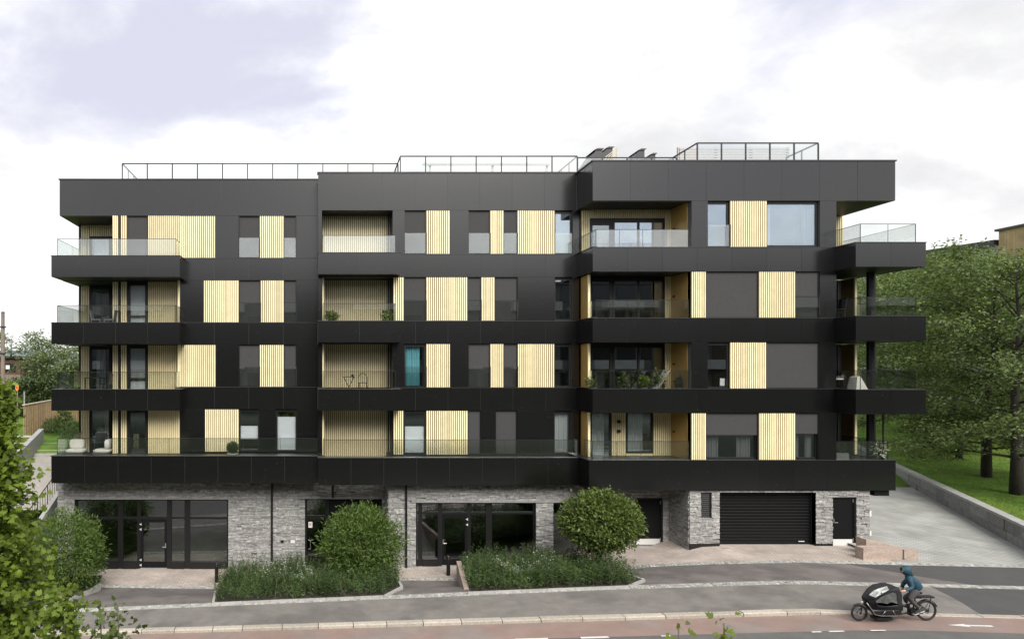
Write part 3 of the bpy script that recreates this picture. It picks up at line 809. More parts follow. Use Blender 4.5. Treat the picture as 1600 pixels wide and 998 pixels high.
box('letter_plate', px(454, YBL), px(461, YBL), YBL - 0.02, YBL - 0.002, pz(848, YBL), pz(843, YBL), 'kick', bld)
box('door_buzzer', px(439, YBL), px(443, YBL), YBL - 0.03, YBL - 0.002, pz(847, YBL), pz(843.5, YBL), 'frame', bld)

# --- shop fronts
def hinge(x, y, z, par):
    mb = MB()
    for a in (90, 210, 330):
        mb.tube([(x, y - 0.02, z), (x + 0.055 * math.cos(R(a + 90)), y - 0.03, z + 0.055 * math.sin(R(a + 90)))], 0.018, 6)
    mb.build('hinge', 'kick', par)  # pale prongs paint the white glints on the door hinges
def shop_glazing(x0, x1, zt, zf, y, bays, transom, door, hinge_x, sill=0.32):
    """bays: x fractions of posts with half-width; panes between; door = (x0, x1)"""
    mb = MB(); fr = 0.08
    mb.box(x0, x0 + fr, y, y + 0.12, zf, zt); mb.box(x1 - fr, x1, y, y + 0.12, zf, zt)
    mb.box(x0 + fr, x1 - fr, y, y + 0.12, zt - fr, zt)
    edges = [x0 + fr]
    for c, h in bays:
        mb.box(c - h, c + h, y, y + 0.12, zf, zt - fr); edges += [c - h, c + h]
    edges.append(x1 - fr)
    w = mb.build('shop_front', 'frame', bld)
    zs_ = zf + sill
    for a, c in zip(edges[0::2], edges[1::2]):
        isd = abs(a - door[0]) < 0.08
        box('transom', a, c, y + 0.003, y + 0.117, transom - 0.05, transom + 0.05, 'frame', w)
        box('glass_pane', a, c, y + 0.05, y + 0.06, transom + 0.051, zt - fr, 'shop_glass', w)
        if not isd:
            box('sill', a, c, y - 0.05, y + 0.11, zf, zs_, 'frame', w)
            box('glass_pane', a, c, y + 0.05, y + 0.06, zs_ + 0.001, transom - 0.051, 'shop_glass', w)
    dd = MB(); d0, d1 = door; t = 0.12
    dd.box(d0, d0 + t, y + 0.01, y + 0.1, zf + 0.05, transom - 0.055); dd.box(d1 - t, d1, y + 0.01, y + 0.1, zf + 0.05, transom - 0.055)
    dd.box(d0 + t, d1 - t, y + 0.01, y + 0.1, zf + 0.05, zf + 0.32); dd.box(d0 + t, d1 - t, y + 0.01, y + 0.1, transom - 0.2, transom - 0.055)
    d = dd.build('shop_door', 'door', bld)
    box('glass_pane', d0 + t, d1 - t, y + 0.05, y + 0.06, zf + 0.32, transom - 0.2, 'shop_glass', d)
    box('threshold', d0, d1, y - 0.04, y + 0.12, zf - 0.02, zf + 0.045, 'lintel', d)
    hx = d0 + 0.02 if hinge_x < 0 else d1 - 0.02
    for zz in (transom - 0.28, transom - 0.52, zf + 0.42, zf + 0.18):
        hinge(hx, y, zz, d)
    kx = d1 - 0.07 if hinge_x < 0 else d0 + 0.07
    mb = MB(); mb.box(kx - 0.025, kx + 0.025, y - 0.02, y + 0.008, zf + 0.98, zf + 1.2)
    mb.tube([(kx, y - 0.05, zf + 1.03), (kx - 0.14 * (1 if hinge_x < 0 else -1), y - 0.05, zf + 1.03)], 0.016, 8)
    mb.build('handle', 'steel', d)
    r = MB(); a0, a1, y0, y1 = x0 - 0.3, x1 + 0.3, y + 0.125, y + 4.0; z0_, z1_ = zf - 0.02, zt + 0.1
    r.add([(a0, y0, z0_), (a1, y0, z0_), (a1, y1, z0_), (a0, y1, z0_), (a0, y0, z1_), (a1, y0, z1_), (a1, y1, z1_), (a0, y1, z1_)],
          [(0, 1, 2, 3), (4, 7, 6, 5), (1, 5, 6, 2), (2, 6, 7, 3), (3, 7, 4, 0)])
    r.build('shop_interior', 'room', w)
    return w
ys1 = YBL + 0.2
shop_glazing(S1[0], S1[1], S1[3], -1.87, ys1, [(px(188, ys1), 0.12), (px(217, ys1), 0.08), (px(264.5, ys1), 0.11), (px(292.5, ys1), 0.13)], pz(809, ys1), (px(219.5, ys1), px(261, ys1)), -1)
box('pillar', px(121, ys1 + 0.5), px(134, ys1 + 0.5), ys1 + 0.4, ys1 + 0.8, -1.8, 1.4, 'lintel', bld)
ys2 = YBM + 0.2
shop_glazing(S2[0], S2[1], S2[3], -1.38, ys2, [(px(657, ys2), 0.08), (px(687.5, ys2), 0.09), (px(733, ys2), 0.08), (px(764, ys2), 0.14)], pz(801, ys2), (px(690, ys2), px(730.5, ys2)), 1)
ys3 = YBM + 0.2
window(W3[0], W3[1], -0.9, W3[3], ys3, fr=0.08, pane='shop_glass', depth=3)
box('apron_panel', W3[0], W3[1], ys3 - 0.1, ys3 + 0.1, -2.0, -0.9, 'frame', bld)
# entrance with tall glazed door behind the round willow
dw = MB(); y = YBL + 0.25
dw.box(DR2[0], DR2[0] + 0.1, y, y + 0.1, -1.75, DR2[3]); dw.box(DR2[1] - 0.1, DR2[1], y, y + 0.1, -1.75, DR2[3])
dw.box(DR2[0] + 0.1, DR2[1] - 0.1, y, y + 0.1, DR2[3] - 0.1, DR2[3]); dw.box(px(508, y), px(514, y), y, y + 0.1, -1.75, DR2[3] - 0.1)
dw.box(DR2[0] + 0.1, px(508, y), y, y + 0.1, pz(811, y), pz(805, y))
en = dw.build('entrance_front', 'frame', bld)
box('glass_pane', DR2[0] + 0.1, px(508, y), y + 0.04, y + 0.05, -1.3, pz(811, y), 'shop_glass', en)
box('glass_pane', DR2[0] + 0.1, px(508, y), y + 0.04, y + 0.05, pz(805, y), DR2[3] - 0.1, 'shop_glass', en)
box('door_panel', px(514, y), DR2[1] - 0.1, y + 0.02, y + 0.08, -1.75, DR2[3] - 0.1, 'door', en)
box('kick_panel', DR2[0] + 0.1, px(508, y), y + 0.02, y + 0.08, -1.75, -1.3, 'door', en)
mb = MB(); hx = px(482, y); mb.tube([(hx, y - 0.01, pz(843, y)), (hx + 0.09, y - 0.07, pz(844, y)), (hx + 0.09, y - 0.07, pz(857, y)), (hx, y - 0.01, pz(858, y))], 0.018, 8)
mb.build('pull_handle', 'steel', en)
nt_ = box('notice', px(482, y), px(488, y), y + 0.03, y + 0.036, pz(824, y), pz(815, y), 'white_paint', en)
mb = MB(); cx_, cz_ = px(485, y), pz(819.5, y)
mb.tube([(cx_ - 0.06, y + 0.026, cz_ + 0.09), (cx_ + 0.06, y + 0.026, cz_ - 0.06)], 0.012, 6); mb.tube([(cx_ + 0.06, y + 0.026, cz_ + 0.09), (cx_ - 0.06, y + 0.026, cz_ - 0.06)], 0.012, 6)
mb.box(cx_ - 0.03, cx_ + 0.03, y + 0.022, y + 0.029, cz_ - 0.01, cz_ + 0.04)
mb.build('red_mark', 'red', en)
r = MB(); r.box(DR2[0] - 0.1, DR2[1] + 0.1, y + 1.6, y + 1.7, -1.75, DR2[3] + 0.1); r.build('lobby_wall', 'room', bld)
# plain service doors with steel kick plates
def service_door(o, y, zf, handle_side, hinge_):
    x0, x1, _, zt = o
    mb = MB(); mb.box(x0, x0 + 0.06, y + 0.1, y + 0.25, zf, zt); mb.box(x1 - 0.06, x1, y + 0.1, y + 0.25, zf, zt); mb.box(x0 + 0.06, x1 - 0.06, y + 0.1, y + 0.25, zt - 0.06, zt)
    f = mb.build('service_door', 'frame', bld)
    box('door_leaf', x0 + 0.062, x1 - 0.062, y + 0.14, y + 0.2, zf + 0.02, zt - 0.062, 'door', f)
    box('kick_plate', x0 + 0.09, x1 - 0.09, y + 0.128, y + 0.139, zf + 0.03, zf + 0.29, 'kick', f)
    box('threshold', x0, x1, y - 0.03, y + 0.25, zf - 0.4, zf - 0.002, 'lintel', f)
    hx = x0 + 0.12 if handle_side < 0 else x1 - 0.12
    m2 = MB(); m2.box(hx - 0.02, hx + 0.02, y + 0.12, y + 0.139, zf + 0.98, zf + 1.16); m2.tube([(hx, y + 0.09, zf + 1.0), (hx - 0.14 * handle_side, y + 0.09, zf + 1.0)], 0.014, 8); m2.build('handle', 'steel', f)
    for q in (0.2, 1.85):
        m2 = MB(); m2.tube([(x1 - 0.08 if handle_side < 0 else x0 + 0.08, y + 0.11, zf + q), (x1 - 0.08 if handle_side < 0 else x0 + 0.08, y + 0.11, zf + q + 0.14)], 0.02, 8); m2.build('hinge', 'steel', f)
service_door(D3, YBM, -0.42, -1, 1)
service_door(D4, YBR, -0.03, -1, 1)
# vent louvre
mb = MB(); mb.box(VT[0], VT[0] + 0.04, YBR + 0.05, YBR + 0.2, VT[2], VT[3]); mb.box(VT[1] - 0.04, VT[1], YBR + 0.05, YBR + 0.2, VT[2], VT[3]); mb.box(VT[0] + 0.04, VT[1] - 0.04, YBR + 0.18, YBR + 0.2, VT[2], VT[3])
lv = mb.build('vent_louvre', 'frame', bld)
nl = 12
for i in range(nl):
    z = VT[2] + (VT[3] - VT[2]) * (i + 0.5) / nl
    mb = MB(); a, c = VT[0] + 0.042, VT[1] - 0.042
    mb.hexa([(a, YBR + 0.08, z - 0.04), (c, YBR + 0.08, z - 0.04), (c, YBR + 0.15, z + 0.02), (a, YBR + 0.15, z + 0.02), (a, YBR + 0.08, z - 0.028), (c, YBR + 0.08, z - 0.028), (c, YBR + 0.15, z + 0.032), (a, YBR + 0.15, z + 0.032)])
    mb.build('slat', 'blind', lv)
# roller garage door
gx0, gx1 = GR[0], GR[1]
mb = MB(); mb.box(gx0, gx0 + 0.05, YBR + 0.25, YBR + 0.4, 0, GR[3]); mb.box(gx1 - 0.05, gx1, YBR + 0.25, YBR + 0.4, 0, GR[3]); mb.box(gx0 + 0.05, gx1 - 0.05, YBR + 0.36, YBR + 0.4, -0.02, GR[3])
mb.box(gx1 + 0.0, gx1 + 0.02, YBR + 0.02, YBR + 0.24, 0, GR[3])
gd = mb.build('garage_door', 'frame', bld)
ns = 17; hh = (GR[3] - 0.02) / ns
for i in range(ns):
    z = 0.0 + i * hh; mb = MB()
    mb.prism([(YBR + 0.355, z + 0.004), (YBR + 0.30, z + 0.004), (YBR + 0.285, z + hh * 0.3), (YBR + 0.285, z + hh * 0.7), (YBR + 0.31, z + hh - 0.012), (YBR + 0.355, z + hh - 0.012)], 'x', gx0 + 0.052, gx1 - 0.052)
    mb.build('slat', 'door', gd, fixn=True)
box('lock_bar', gx1 - 0.55, gx1 - 0.3, YBR + 0.26, YBR + 0.282, 0.12, 0.15, 'kick', gd)
box('apron', gx0 - 0.1, gx1 + 0.1, YBR - 0.35, YBR + 0.4, -0.25, -0.012, 'lintel', bld)
for z0, z1 in ((1.18, 1.42), (0.36, 0.55)):
    box('wall_box', XB1 + 0.05, XB1 + 0.33, YBR + 0.35, YBR + 0.6, z0, z1, 'white_paint', bld)

# ------------------------------------------------------------------ ground, street and paving
mat('ground_soil', (0.06, 0.055, 0.04), rough=0.95, var=0.3, vscale=0.6)
mat('road', (0.105, 0.103, 0.098), rough=0.85, var=0.16, vscale=1.6, bump=0.35, bscale=90, specks=(60, 0.22, (0.2, 0.2, 0.19)))
mat('red_lane', (0.235, 0.165, 0.14), rough=0.85, var=0.14, vscale=1.2, bump=0.3, bscale=90, col2=(0.215, 0.18, 0.16), c2scale=0.5, specks=(60, 0.2, (0.25, 0.19, 0.165)))
mat('asphalt', (0.168, 0.156, 0.142), rough=0.88, var=0.17, vscale=2.3, bump=0.35, bscale=90, col2=(0.13, 0.12, 0.111), c2scale=0.6, specks=(70, 0.22, (0.22, 0.21, 0.19)))
mat('asphalt_forecourt', (0.108, 0.096, 0.091), rough=0.88, var=0.22, vscale=1.1, bump=0.35, bscale=90, col2=(0.142, 0.126, 0.118), c2scale=0.8, specks=(70, 0.2, (0.17, 0.16, 0.15)))
mat('asphalt_dark', (0.062, 0.061, 0.060), rough=0.88, var=0.12, vscale=1.5, bump=0.35, bscale=90, specks=(70, 0.2, (0.14, 0.14, 0.14)))
mat('granite_tan', (0.37, 0.335, 0.28), rough=0.8, var=0.25, vscale=14, bump=0.4, bscale=40, objvar=0.14)
mat('granite_pink', (0.36, 0.285, 0.24), rough=0.8, var=0.2, vscale=12, bump=0.5, bscale=25, objvar=0.1)
mat('granite_grey', (0.20, 0.20, 0.192), rough=0.85, var=0.28, vscale=6, bump=0.6, bscale=18, objvar=0.2)
mat('sett', (0.33, 0.325, 0.30), rough=0.85, tint=True, var=0.2, vscale=9)
mat('lawn', (0.08, 0.15, 0.024), rough=0.95, spec=0.1, var=0.3, vscale=1.2, bump=0.6, bscale=14, col2=(0.125, 0.18, 0.034), c2scale=0.35, c2pos=(0.4, 0.65))
mat('road_paint', (0.62, 0.60, 0.56), rough=0.7, var=0.2, vscale=10)
mat('concrete', (0.30, 0.30, 0.285), rough=0.85, var=0.15, vscale=2.5)
mat('step', (0.36, 0.34, 0.31), rough=0.85, var=0.12, vscale=3)
def brickmat(name, c1, c2, mortar, w, h, rot=0.0, bump=0.4, msize=0.012):
    m = bpy.data.materials.new(name); m.use_nodes = True; t = m.node_tree; b = t.nodes['Principled BSDF']; b.inputs['Roughness'].default_value = 0.85
    g = N(t, 'ShaderNodeNewGeometry'); mp_ = N(t, 'ShaderNodeMapping'); mp_.inputs['Rotation'].default_value = (0, 0, rot)
    br = N(t, 'ShaderNodeTexBrick'); br.inputs['Scale'].default_value = 1.0
    br.inputs['Color1'].default_value = (*c1, 1); br.inputs['Color2'].default_value = (*c2, 1); br.inputs['Mortar'].default_value = (*mortar, 1)
    br.inputs['Brick Width'].default_value = w; br.inputs['Row Height'].default_value = h; br.inputs['Mortar Size'].default_value = msize
    t.links.new(g.outputs['Position'], mp_.inputs[0]); t.links.new(mp_.outputs[0], br.inputs['Vector'])
    n = N(t, 'ShaderNodeTexNoise'); n.inputs['Scale'].default_value = 0.9; n.inputs['Detail'].default_value = 7; t.links.new(g.outputs['Position'], n.inputs['Vector'])
    mr = N(t, 'ShaderNodeMapRange'); mr.inputs['From Min'].default_value = 0.3; mr.inputs['From Max'].default_value = 0.7; mr.inputs['To Min'].default_value = 0.78; mr.inputs['To Max'].default_value = 1.2
    t.links.new(n.outputs['Fac'], mr.inputs['Value'])
    v = N(t, 'ShaderNodeVectorMath', operation='SCALE'); t.links.new(br.outputs['Color'], v.inputs[0]); t.links.new(mr.outputs[0], v.inputs['Scale'])
    t.links.new(v.outputs[0], b.inputs['Base Color'])
    bp = N(t, 'ShaderNodeBump'); bp.inputs['Strength'].default_value = bump; bp.inputs['Distance'].default_value = 0.01; bp.invert = True
    t.links.new(br.outputs['Fac'], bp.inputs['Height']); t.links.new(bp.outputs[0], b.inputs['Normal'])
    M[name] = m
brickmat('pavers', (0.46, 0.395, 0.345), (0.37, 0.315, 0.275), (0.26, 0.225, 0.195), 0.2, 0.1, rot=R(45))
brickmat('drive_setts', (0.35, 0.35, 0.328), (0.30, 0.302, 0.28), (0.21, 0.215, 0.195), 0.24, 0.16, rot=R(28), bump=0.3, msize=0.014)

def SA(X): return 24.51 - 0.03 * min(20, max(0, 10 - X))       # front sett strip
def S2A(X): return float(np.interp(X, [-9, -3, 3, 6, 12, 14, 16, 18, 20], [27.75, 27.95, 28.25, 28.2, 27.75, 27.58, 27.38, 27.24, 27.2]))   # inner sett strip
def sheet(name, fx, a0, a1, x0, x1, na, nx, m, off=0.0, zf=None, label=None, kind='structure', abs_y=False):
    """a grid between street lines a0..a1 (functions of X or numbers) and X x0..x1 (functions of the a-fraction or numbers)"""
    f = lambda q, v: q(v) if callable(q) else q
    vs, fs = [], []
    for i in range(na + 1):
        t = i / na
        xa, xb = f(x0, t), f(x1, t)
        for j in range(nx + 1):
            X = xa + (xb - xa) * j / nx
            a = f(a0, X) + (f(a1, X) - f(a0, X)) * t
            Y = a if abs_y else a + KY * X
            vs.append((X, Y, (zf or fx)(X, Y) + off))
    for i in range(na):
        for j in range(nx):
            k = i * (nx + 1) + j; fs.append((k, k + 1, k + nx + 2, k + nx + 1))
    mb = MB(); mb.add(vs, fs)
    o = mb.build(name, m, smooth=True)
    return tag(o, label, kind=kind) if kind else o
zroad = lambda X, Y: zs(X) - 0.11
def dip(X): return 0.085 * sst((X - 15.0) / 2.2)
def zwalk(X, Y):
    a = Y - KY * X
    return zs(X) - dip(X) * (1 - sst((a - 22.2) / 1.2))
def lawn_z(X, Y): return min(9.0, -0.834 + 0.01 * X + 0.0497 * Y)
def zback(X, Y):
    l = min(8.0, 3.2 + 0.045 * max(0, Y - 41)); r = lawn_z(X, Y)
    return l + (r - l) * sst((X - 2) / 24)
def zground(X, Y):
    if Y < 12.4: return -1.2 if X > 0 else -1.2 + 0.06 * max(X, -60)
    f = min(gz(max(-60, min(60, X)), min(Y, 31)), zs(max(-60, X))) - 0.4
    return f + (zback(X, Y) - 0.35 - f) * sst((Y - 31.2) / 10)
gv = [-600, -300, -150, -90] + list(range(-60, 101, 4)) + [150, 300, 600]
gy = [-120, -60, -20, 0, 8, 12] + [12.6 + i * 1.5 for i in range(30)] + [62, 70, 80, 95, 120, 170, 260, 420, 700, 1300]
mb = MB(); mb.add([(x, y, zground(x, y)) for y in gy for x in gv], [(i * len(gv) + j, i * len(gv) + j + 1, (i + 1) * len(gv) + j + 1, (i + 1) * len(gv) + j) for i in range(len(gy) - 1) for j in range(len(gv) - 1)])
tag(mb.build('ground', 'lawn', smooth=True), kind='structure')

sheet('road', zroad, 12.4, 20.74, -60, 75, 4, 68, 'road')
sheet('cycle_lane', zroad, 20.72, 21.97, -60, 75, 2, 68, 'red_lane', off=0.004)
sheet('pavement', zwalk, 22.19, lambda X: SA(X) + 0.01, -60, 75, 8, 90, 'asphalt')
sheet('forecourt', gz, lambda X: SA(X) + 0.39, lambda X: S2A(X) + 0.02, -9.6, 60, 10, 90, 'asphalt_forecourt')
sheet('forecourt_patch', gz, 24.9, 27.2, lambda t: 22.6 - 2.4 * t, 60, 10, 40, 'asphalt_dark', off=0.006)
sheet('pavement_patch', zwalk, 22.19, 24.52, lambda t: 20.4 + 0.6 * t, 75, 8, 40, 'asphalt_dark', off=0.005)
sheet('paved_forecourt', gz, lambda X: S2A(X) + 0.32, lambda X: 31.6 - KY * X, -14, 24.5, 12, 60, 'pavers')

# kerb of separate stones
kerb = thing('kerb', (0, 22, zs(0)), None, None)
tag(kerb, kind='structure')
x = -26.0; kr = random.Random(3)
while x < 40:
    l = kr.uniform(0.95, 1.35); xe = x + l; mb = MB(); g = 0.012
    def kp(X, a, z): return (X, a + KY * X, z)
    h0, h1 = zs(x) - dip(x) + 0.004, zs(xe) - dip(xe) + 0.004
    j = kr.uniform(-0.008, 0.008)
    h0 += j; h1 += j
    mb.hexa([kp(x + g, 21.95, h0 - 0.3), kp(xe - g, 21.95, h1 - 0.3), kp(xe - g, 22.2, h1 - 0.3), kp(x + g, 22.2, h0 - 0.3),
             kp(x + g, 21.955, h0 - 0.03), kp(xe - g, 21.955, h1 - 0.03), kp(xe - g, 22.2, h1 - 0.0), kp(x + g, 22.2, h0)])
    mb.add([kp(x + g, 21.955, h0 - 0.03), kp(xe - g, 21.955, h1 - 0.03), kp(xe - g, 21.985, h1), kp(x + g, 21.985, h0)], [(0, 1, 2, 3)])
    mb.add([kp(x + g, 21.985, h0), kp(xe - g, 21.985, h1), kp(xe - g, 22.2, h1 + 0.002), kp(x + g, 22.2, h0 + 0.002)], [(0, 1, 2, 3)])
    mb.build('kerb_stone', 'granite_tan', kerb)
    x = xe
# strips of small setts
def sett_strip(name, a0, rows_, x0, x1, zf, s=0.115, seed=1, off=0.012):
    rr = random.Random(seed); mb = MB()
    for i in range(rows_):
        x = x0 + rr.uniform(0, 0.1)
        while x < x1:
            w = s * rr.uniform(0.85, 1.15); a = (a0(x) if callable(a0) else a0) + i * s; q = 0.008
            Y = a + KY * x; z = zf(x, Y) + off + rr.uniform(-0.004, 0.006); tn = min(1, max(0, rr.gauss(0.55, 0.18)))
            mb.box(x + q, x + w - q, Y + q, Y + s - q, z - 0.06, z, tn); x += w
    base = mb.build(name, 'sett', kind='stuff'); return base
o = sett_strip('sett_strip', SA, 3, -10.2, 34, gz, seed=2, off=0.014); tag(o, 'long light strip of small granite setts between pavement and forecourt', 'setts')
o = sett_strip('sett_strip', S2A, 3, -9.6, -3.6, gz, seed=3); tag(o, 'light row of setts before the left shop front', 'setts')
o = sett_strip('sett_strip', S2A, 3, 2.6, 5.6, gz, seed=4); tag(o, 'short light row of setts before the middle shop front', 'setts')
o = sett_strip('sett_strip', S2A, 3, 11.2, 34, gz, seed=5); tag(o, 'light row of setts before garage and ramp', 'setts')
sheet('sett_bed', gz, lambda X: SA(X) - 0.03, lambda X: SA(X) + 0.41, -10.4, 60, 2, 90, 'granite_grey', off=0.003)
sheet('sett_bed', gz, lambda X: S2A(X) - 0.02, lambda X: S2A(X) + 0.37, -9.7, 34, 2, 90, 'granite_grey', off=0.004)

# painted marks
def mark(x0, x1, a0, a1, off=0.009, poly=None):
    pts = poly or [(x0, a0), (x1, a0), (x1, a1), (x0, a1)]
    mb = MB(); mb.add([(X, a + KY * X, zs(X) - 0.11 + off) for X, a in pts], [tuple(range(len(pts)))])
    tag(mb.build('road_marking', 'road_paint'), kind='structure')
for p0, p1 in ((600, 622), (662, 684), (728, 764), (815, 866), (917, 960), (1040, 1054), (1265, 1279), (1290, 1312), (1350, 1372)):
    X0, X1 = px(p0, 19.6), px(p1, 19.6)
    mark(X0, X1, 20.64, 20.76 if p1 - p0 > 30 else 20.71)
mark(0, 0, 0, 0, poly=[(18.6, 21.24), (19.15, 21.36), (19.15, 21.29), (19.85, 21.30), (19.85, 21.2), (19.15, 21.2), (19.15, 21.12)])

# near bank behind the road, where the photographer stands
def zbank(X, Y): return zs(max(-60, X)) - 0.1 + (3.3 - zs(max(-60, X))) * sst((12.5 - Y) / 7.0)
mat('ivy', (0.018, 0.026, 0.010), rough=0.9, var=0.4, vscale=3, bump=0.8, bscale=8)
sheet('bank', zbank, -10, 12.6, -60, 75, 24, 30, 'ivy', zf=zbank, abs_y=True)

# ------------------------------------------------------------------ ramp, retaining wall and lawn on the right
def wall_x(Y): return 28.0 + 0.462 * (Y - 25.4)
def drive_z(X, Y): return gz(X, min(Y, 27)) + 0.062 * max(0, Y - 26.6)
sheet('driveway', drive_z, lambda X: 27.5 + KY * X, 70, 22.4, lambda t: wall_x(25.3 + (70 - 25.3) * t) + 0.1, 40, 12, 'drive_setts', off=0.008, abs_y=True)
sheet('lawn', lawn_z, 18, 110, lambda t: wall_x(18 + 92 * t) + 0.25 if 18 + 92 * t > 25 else 28.1, 140, 46, 40, 'lawn', abs_y=True)
sheet('path', lawn_z, 66, 69, 40, 90, 2, 20, 'concrete', off=0.03, abs_y=True)
rw = thing('retaining_wall', (30, 30, 0.2), 'low grey granite retaining wall along the paved ramp', 'wall')
Y = 24.2; rr = random.Random(9)
dirv = Vector((0.462, 1, 0)).normalized(); nrm = Vector((1, -0.462, 0)).normalized()
def wall_block(Ya, Yb, zlo, zhi, d0, d1, m, name, drop=0.0):
    def q(Y, d, z): p = Vector((wall_x(Y), Y, 0)) + nrm * d; return (p.x, p.y, z)
    mb = MB(); g = 0.008
    mb.hexa([q(Ya + g, d0, zlo(Ya)), q(Yb - g, d0, zlo(Yb)), q(Yb - g, d1, zlo(Yb)), q(Ya + g, d1, zlo(Ya)),
             q(Ya + g, d0, zhi(Ya)), q(Yb - g, d0, zhi(Yb)), q(Yb - g, d1, zhi(Yb)), q(Ya + g, d1, zhi(Ya))])
    mb.build(name, m, rw, fixn=True)
base_z = lambda Y: drive_z(30, max(Y, 25)) - 0.1
hs = lambda Y: 1 + 0.42 * min(1, max(0, (42 - Y) / 15))
for c in range(2):
    Y = 20.0
    while Y < 66:
        l = rr.uniform(0.9, 1.7); lo = (lambda Y, c=c: base_z(Y) + c * 0.36 * hs(Y)); hi = (lambda Y, c=c: base_z(Y) + (0.352 + c * 0.36) * hs(Y))
        wall_block(Y, Y + l, lo, hi, rr.uniform(-0.015, 0.02), 0.3, 'granite_grey', 'stone_block'); Y += l
Y = 20.0
while Y < 66:
    l = rr.uniform(1.1, 1.6)
    wall_block(Y, Y + l, lambda Y: base_z(Y) + 0.722 * hs(Y), lambda Y: base_z(Y) + 0.722 * hs(Y) + 0.118 + 0.004 * math.sin(Y * 7), -0.04, 0.36, 'concrete', 'coping_stone'); Y += l

# sandstone edging blocks at the foot of the ramp
def rough_block(name, p, m, label, cat, jitter=0.012, seed=0):
    rr = random.Random(seed); bm = bmesh.new()
    v = [bm.verts.new(q) for q in p]
    for f in [(0, 3, 2, 1), (4, 5, 6, 7), (0, 1, 5, 4), (1, 2, 6, 5), (2, 3, 7, 6), (3, 0, 4, 7)]: bm.faces.new([v[i] for i in f])
    bmesh.ops.subdivide_edges(bm, edges=bm.edges[:], cuts=3, use_grid_fill=True)
    for q in bm.verts: q.co += Vector((rr.uniform(-1, 1), rr.uniform(-1, 1), rr.uniform(-1, 1))) * jitter
    mb = MB(); bm.verts.index_update(); mb.add([q.co[:] for q in bm.verts], [[q.index for q in f.verts] for f in bm.faces]); bm.free()
    return tag(mb.build(name, m, fixn=True), label, cat)
def bx8(x0, x1, y0, y1, z0, z1, zl=None): 
    zl = z1 if zl is None else zl
    return [(x0, y0, z0), (x1, y0, z0), (x1, y1, z0), (x0, y1, z0), (x0, y0, z1), (x1, y0, zl), (x1, y1, zl), (x0, y1, z1)]
rough_block('stone_block', bx8(21.3, 22.84, 26.1, 26.5, -0.3, 0.46, 0.44), 'granite_pink', 'long pinkish granite block at the foot of the ramp', 'stone block', seed=1)
rough_block('stone_block', bx8(22.87, 23.42, 26.05, 26.45, -0.3, 0.40, 0.38), 'granite_pink', 'short pinkish granite block nearest the ramp paving', 'stone block', seed=2)
rough_block('stone_block', bx8(21.9, 23.4, 26.7, 27.2, -0.2, 0.66, 0.3), 'granite_pink', 'wedge shaped pinkish granite stone beside the right service door', 'stone block', seed=3)

# ------------------------------------------------------------------ left slope: stairs, walls, fence
def zslope(X, Y): return -1.95 + 5.05 * sst((Y - 31.0) / 10.0) + (0.045 * max(0, Y - 41))
sheet('slope', zslope, 30.8, 62, -60, -12.4, 30, 20, 'lawn', abs_y=True)
st = thing('outdoor_stairs', (-14.5, 34, 0), 'pale outdoor stairs climbing past the left end of the building', 'stairs')
ns = 15
for i in range(ns):
    y0 = 33.0 + i * 0.52; z = 0.85 + i * 0.155
    box('step', -16.0 - 0.11 * (y0 - 33), -12.65, y0, y0 + 0.53 + (3.0 if i == ns - 1 else 0), z - 0.35, z, 'step', st)
def sloped_wall(name, x0, y0, za0, zb0, x1, y1, za1, zb1, t, m, label, cat):
    mb = MB()
    mb.hexa([(x0 - t, y0, za0), (x0, y0, za0), (x1, y1, za1), (x1 - t, y1, za1), (x0 - t, y0, zb0), (x0, y0, zb0), (x1, y1, zb1), (x1 - t, y1, zb1)])
    return tag(mb.build(name, m, fixn=True), label, cat)
sloped_wall('stair_wall', -16.0, 32.6, 0.0, 2.1, -16.85, 40.6, 2.0, 3.85, 0.3, 'concrete', 'grey concrete parapet wall left of the outdoor stairs', 'wall')
sloped_wall('stair_wall', -12.75, 29.9, -1.9, 0.35, -12.8, 33.4, -1.0, 1.65, 0.2, 'concrete', 'low concrete stair cheek beside the stone base', 'wall')
rl = thing('stair_railing', (-13.0, 31, 0), 'black steel stair railing beside the left stone wall', 'railing')
mb = MB(); mb.tube([(-13.15, 29.8, 1.0), (-13.15, 33.6, 2.45)], 0.025, 8); mb.build('handrail', 'rail', rl)
for i in range(14):
    t = i / 13; mb = MB(); y = 29.85 + 3.7 * t; mb.tube([(-13.15, y, 0.1 + 1.4 * t), (-13.15, y, 1.0 + 1.43 * t)], 0.012 if i % 4 else 0.022, 6); mb.build('baluster', 'rail', rl)
fence = thing('board_fence', (-19, 46, 3.6), 'pale wooden board fence on the slope behind the stairs', 'fence')
nb = 66
for i in range(nb):
    t = i / nb; x = -18.7 + 1.3 * t; y = 42 + 8.5 * t; zb_ = 3.55 + 0.45 * t; tp = 5.2 + 0.42 * t
    mb = MB(); dx, dy = 1.3 / nb * 0.94, 8.5 / nb * 0.94; ex = (i % 2) * 0.02
    mb.hexa([(x + ex, y, zb_ - 0.3), (x + dx + ex, y + dy, zb_ - 0.3), (x + dx + 0.025 + ex, y + dy, zb_ - 0.3), (x + 0.025 + ex, y, zb_ - 0.3),
             (x + ex, y, tp), (x + dx + ex, y + dy, tp + 0.006), (x + dx + 0.025 + ex, y + dy, tp + 0.006), (x + 0.025 + ex, y, tp)])
    mb.build('board', 'fence_wood' if 'fence_wood' in M else (mat('fence_wood', (0.36, 0.25, 0.14), rough=0.8, var=0.2, vscale=5, objvar=0.15) and 'fence_wood'), fence, fixn=True)
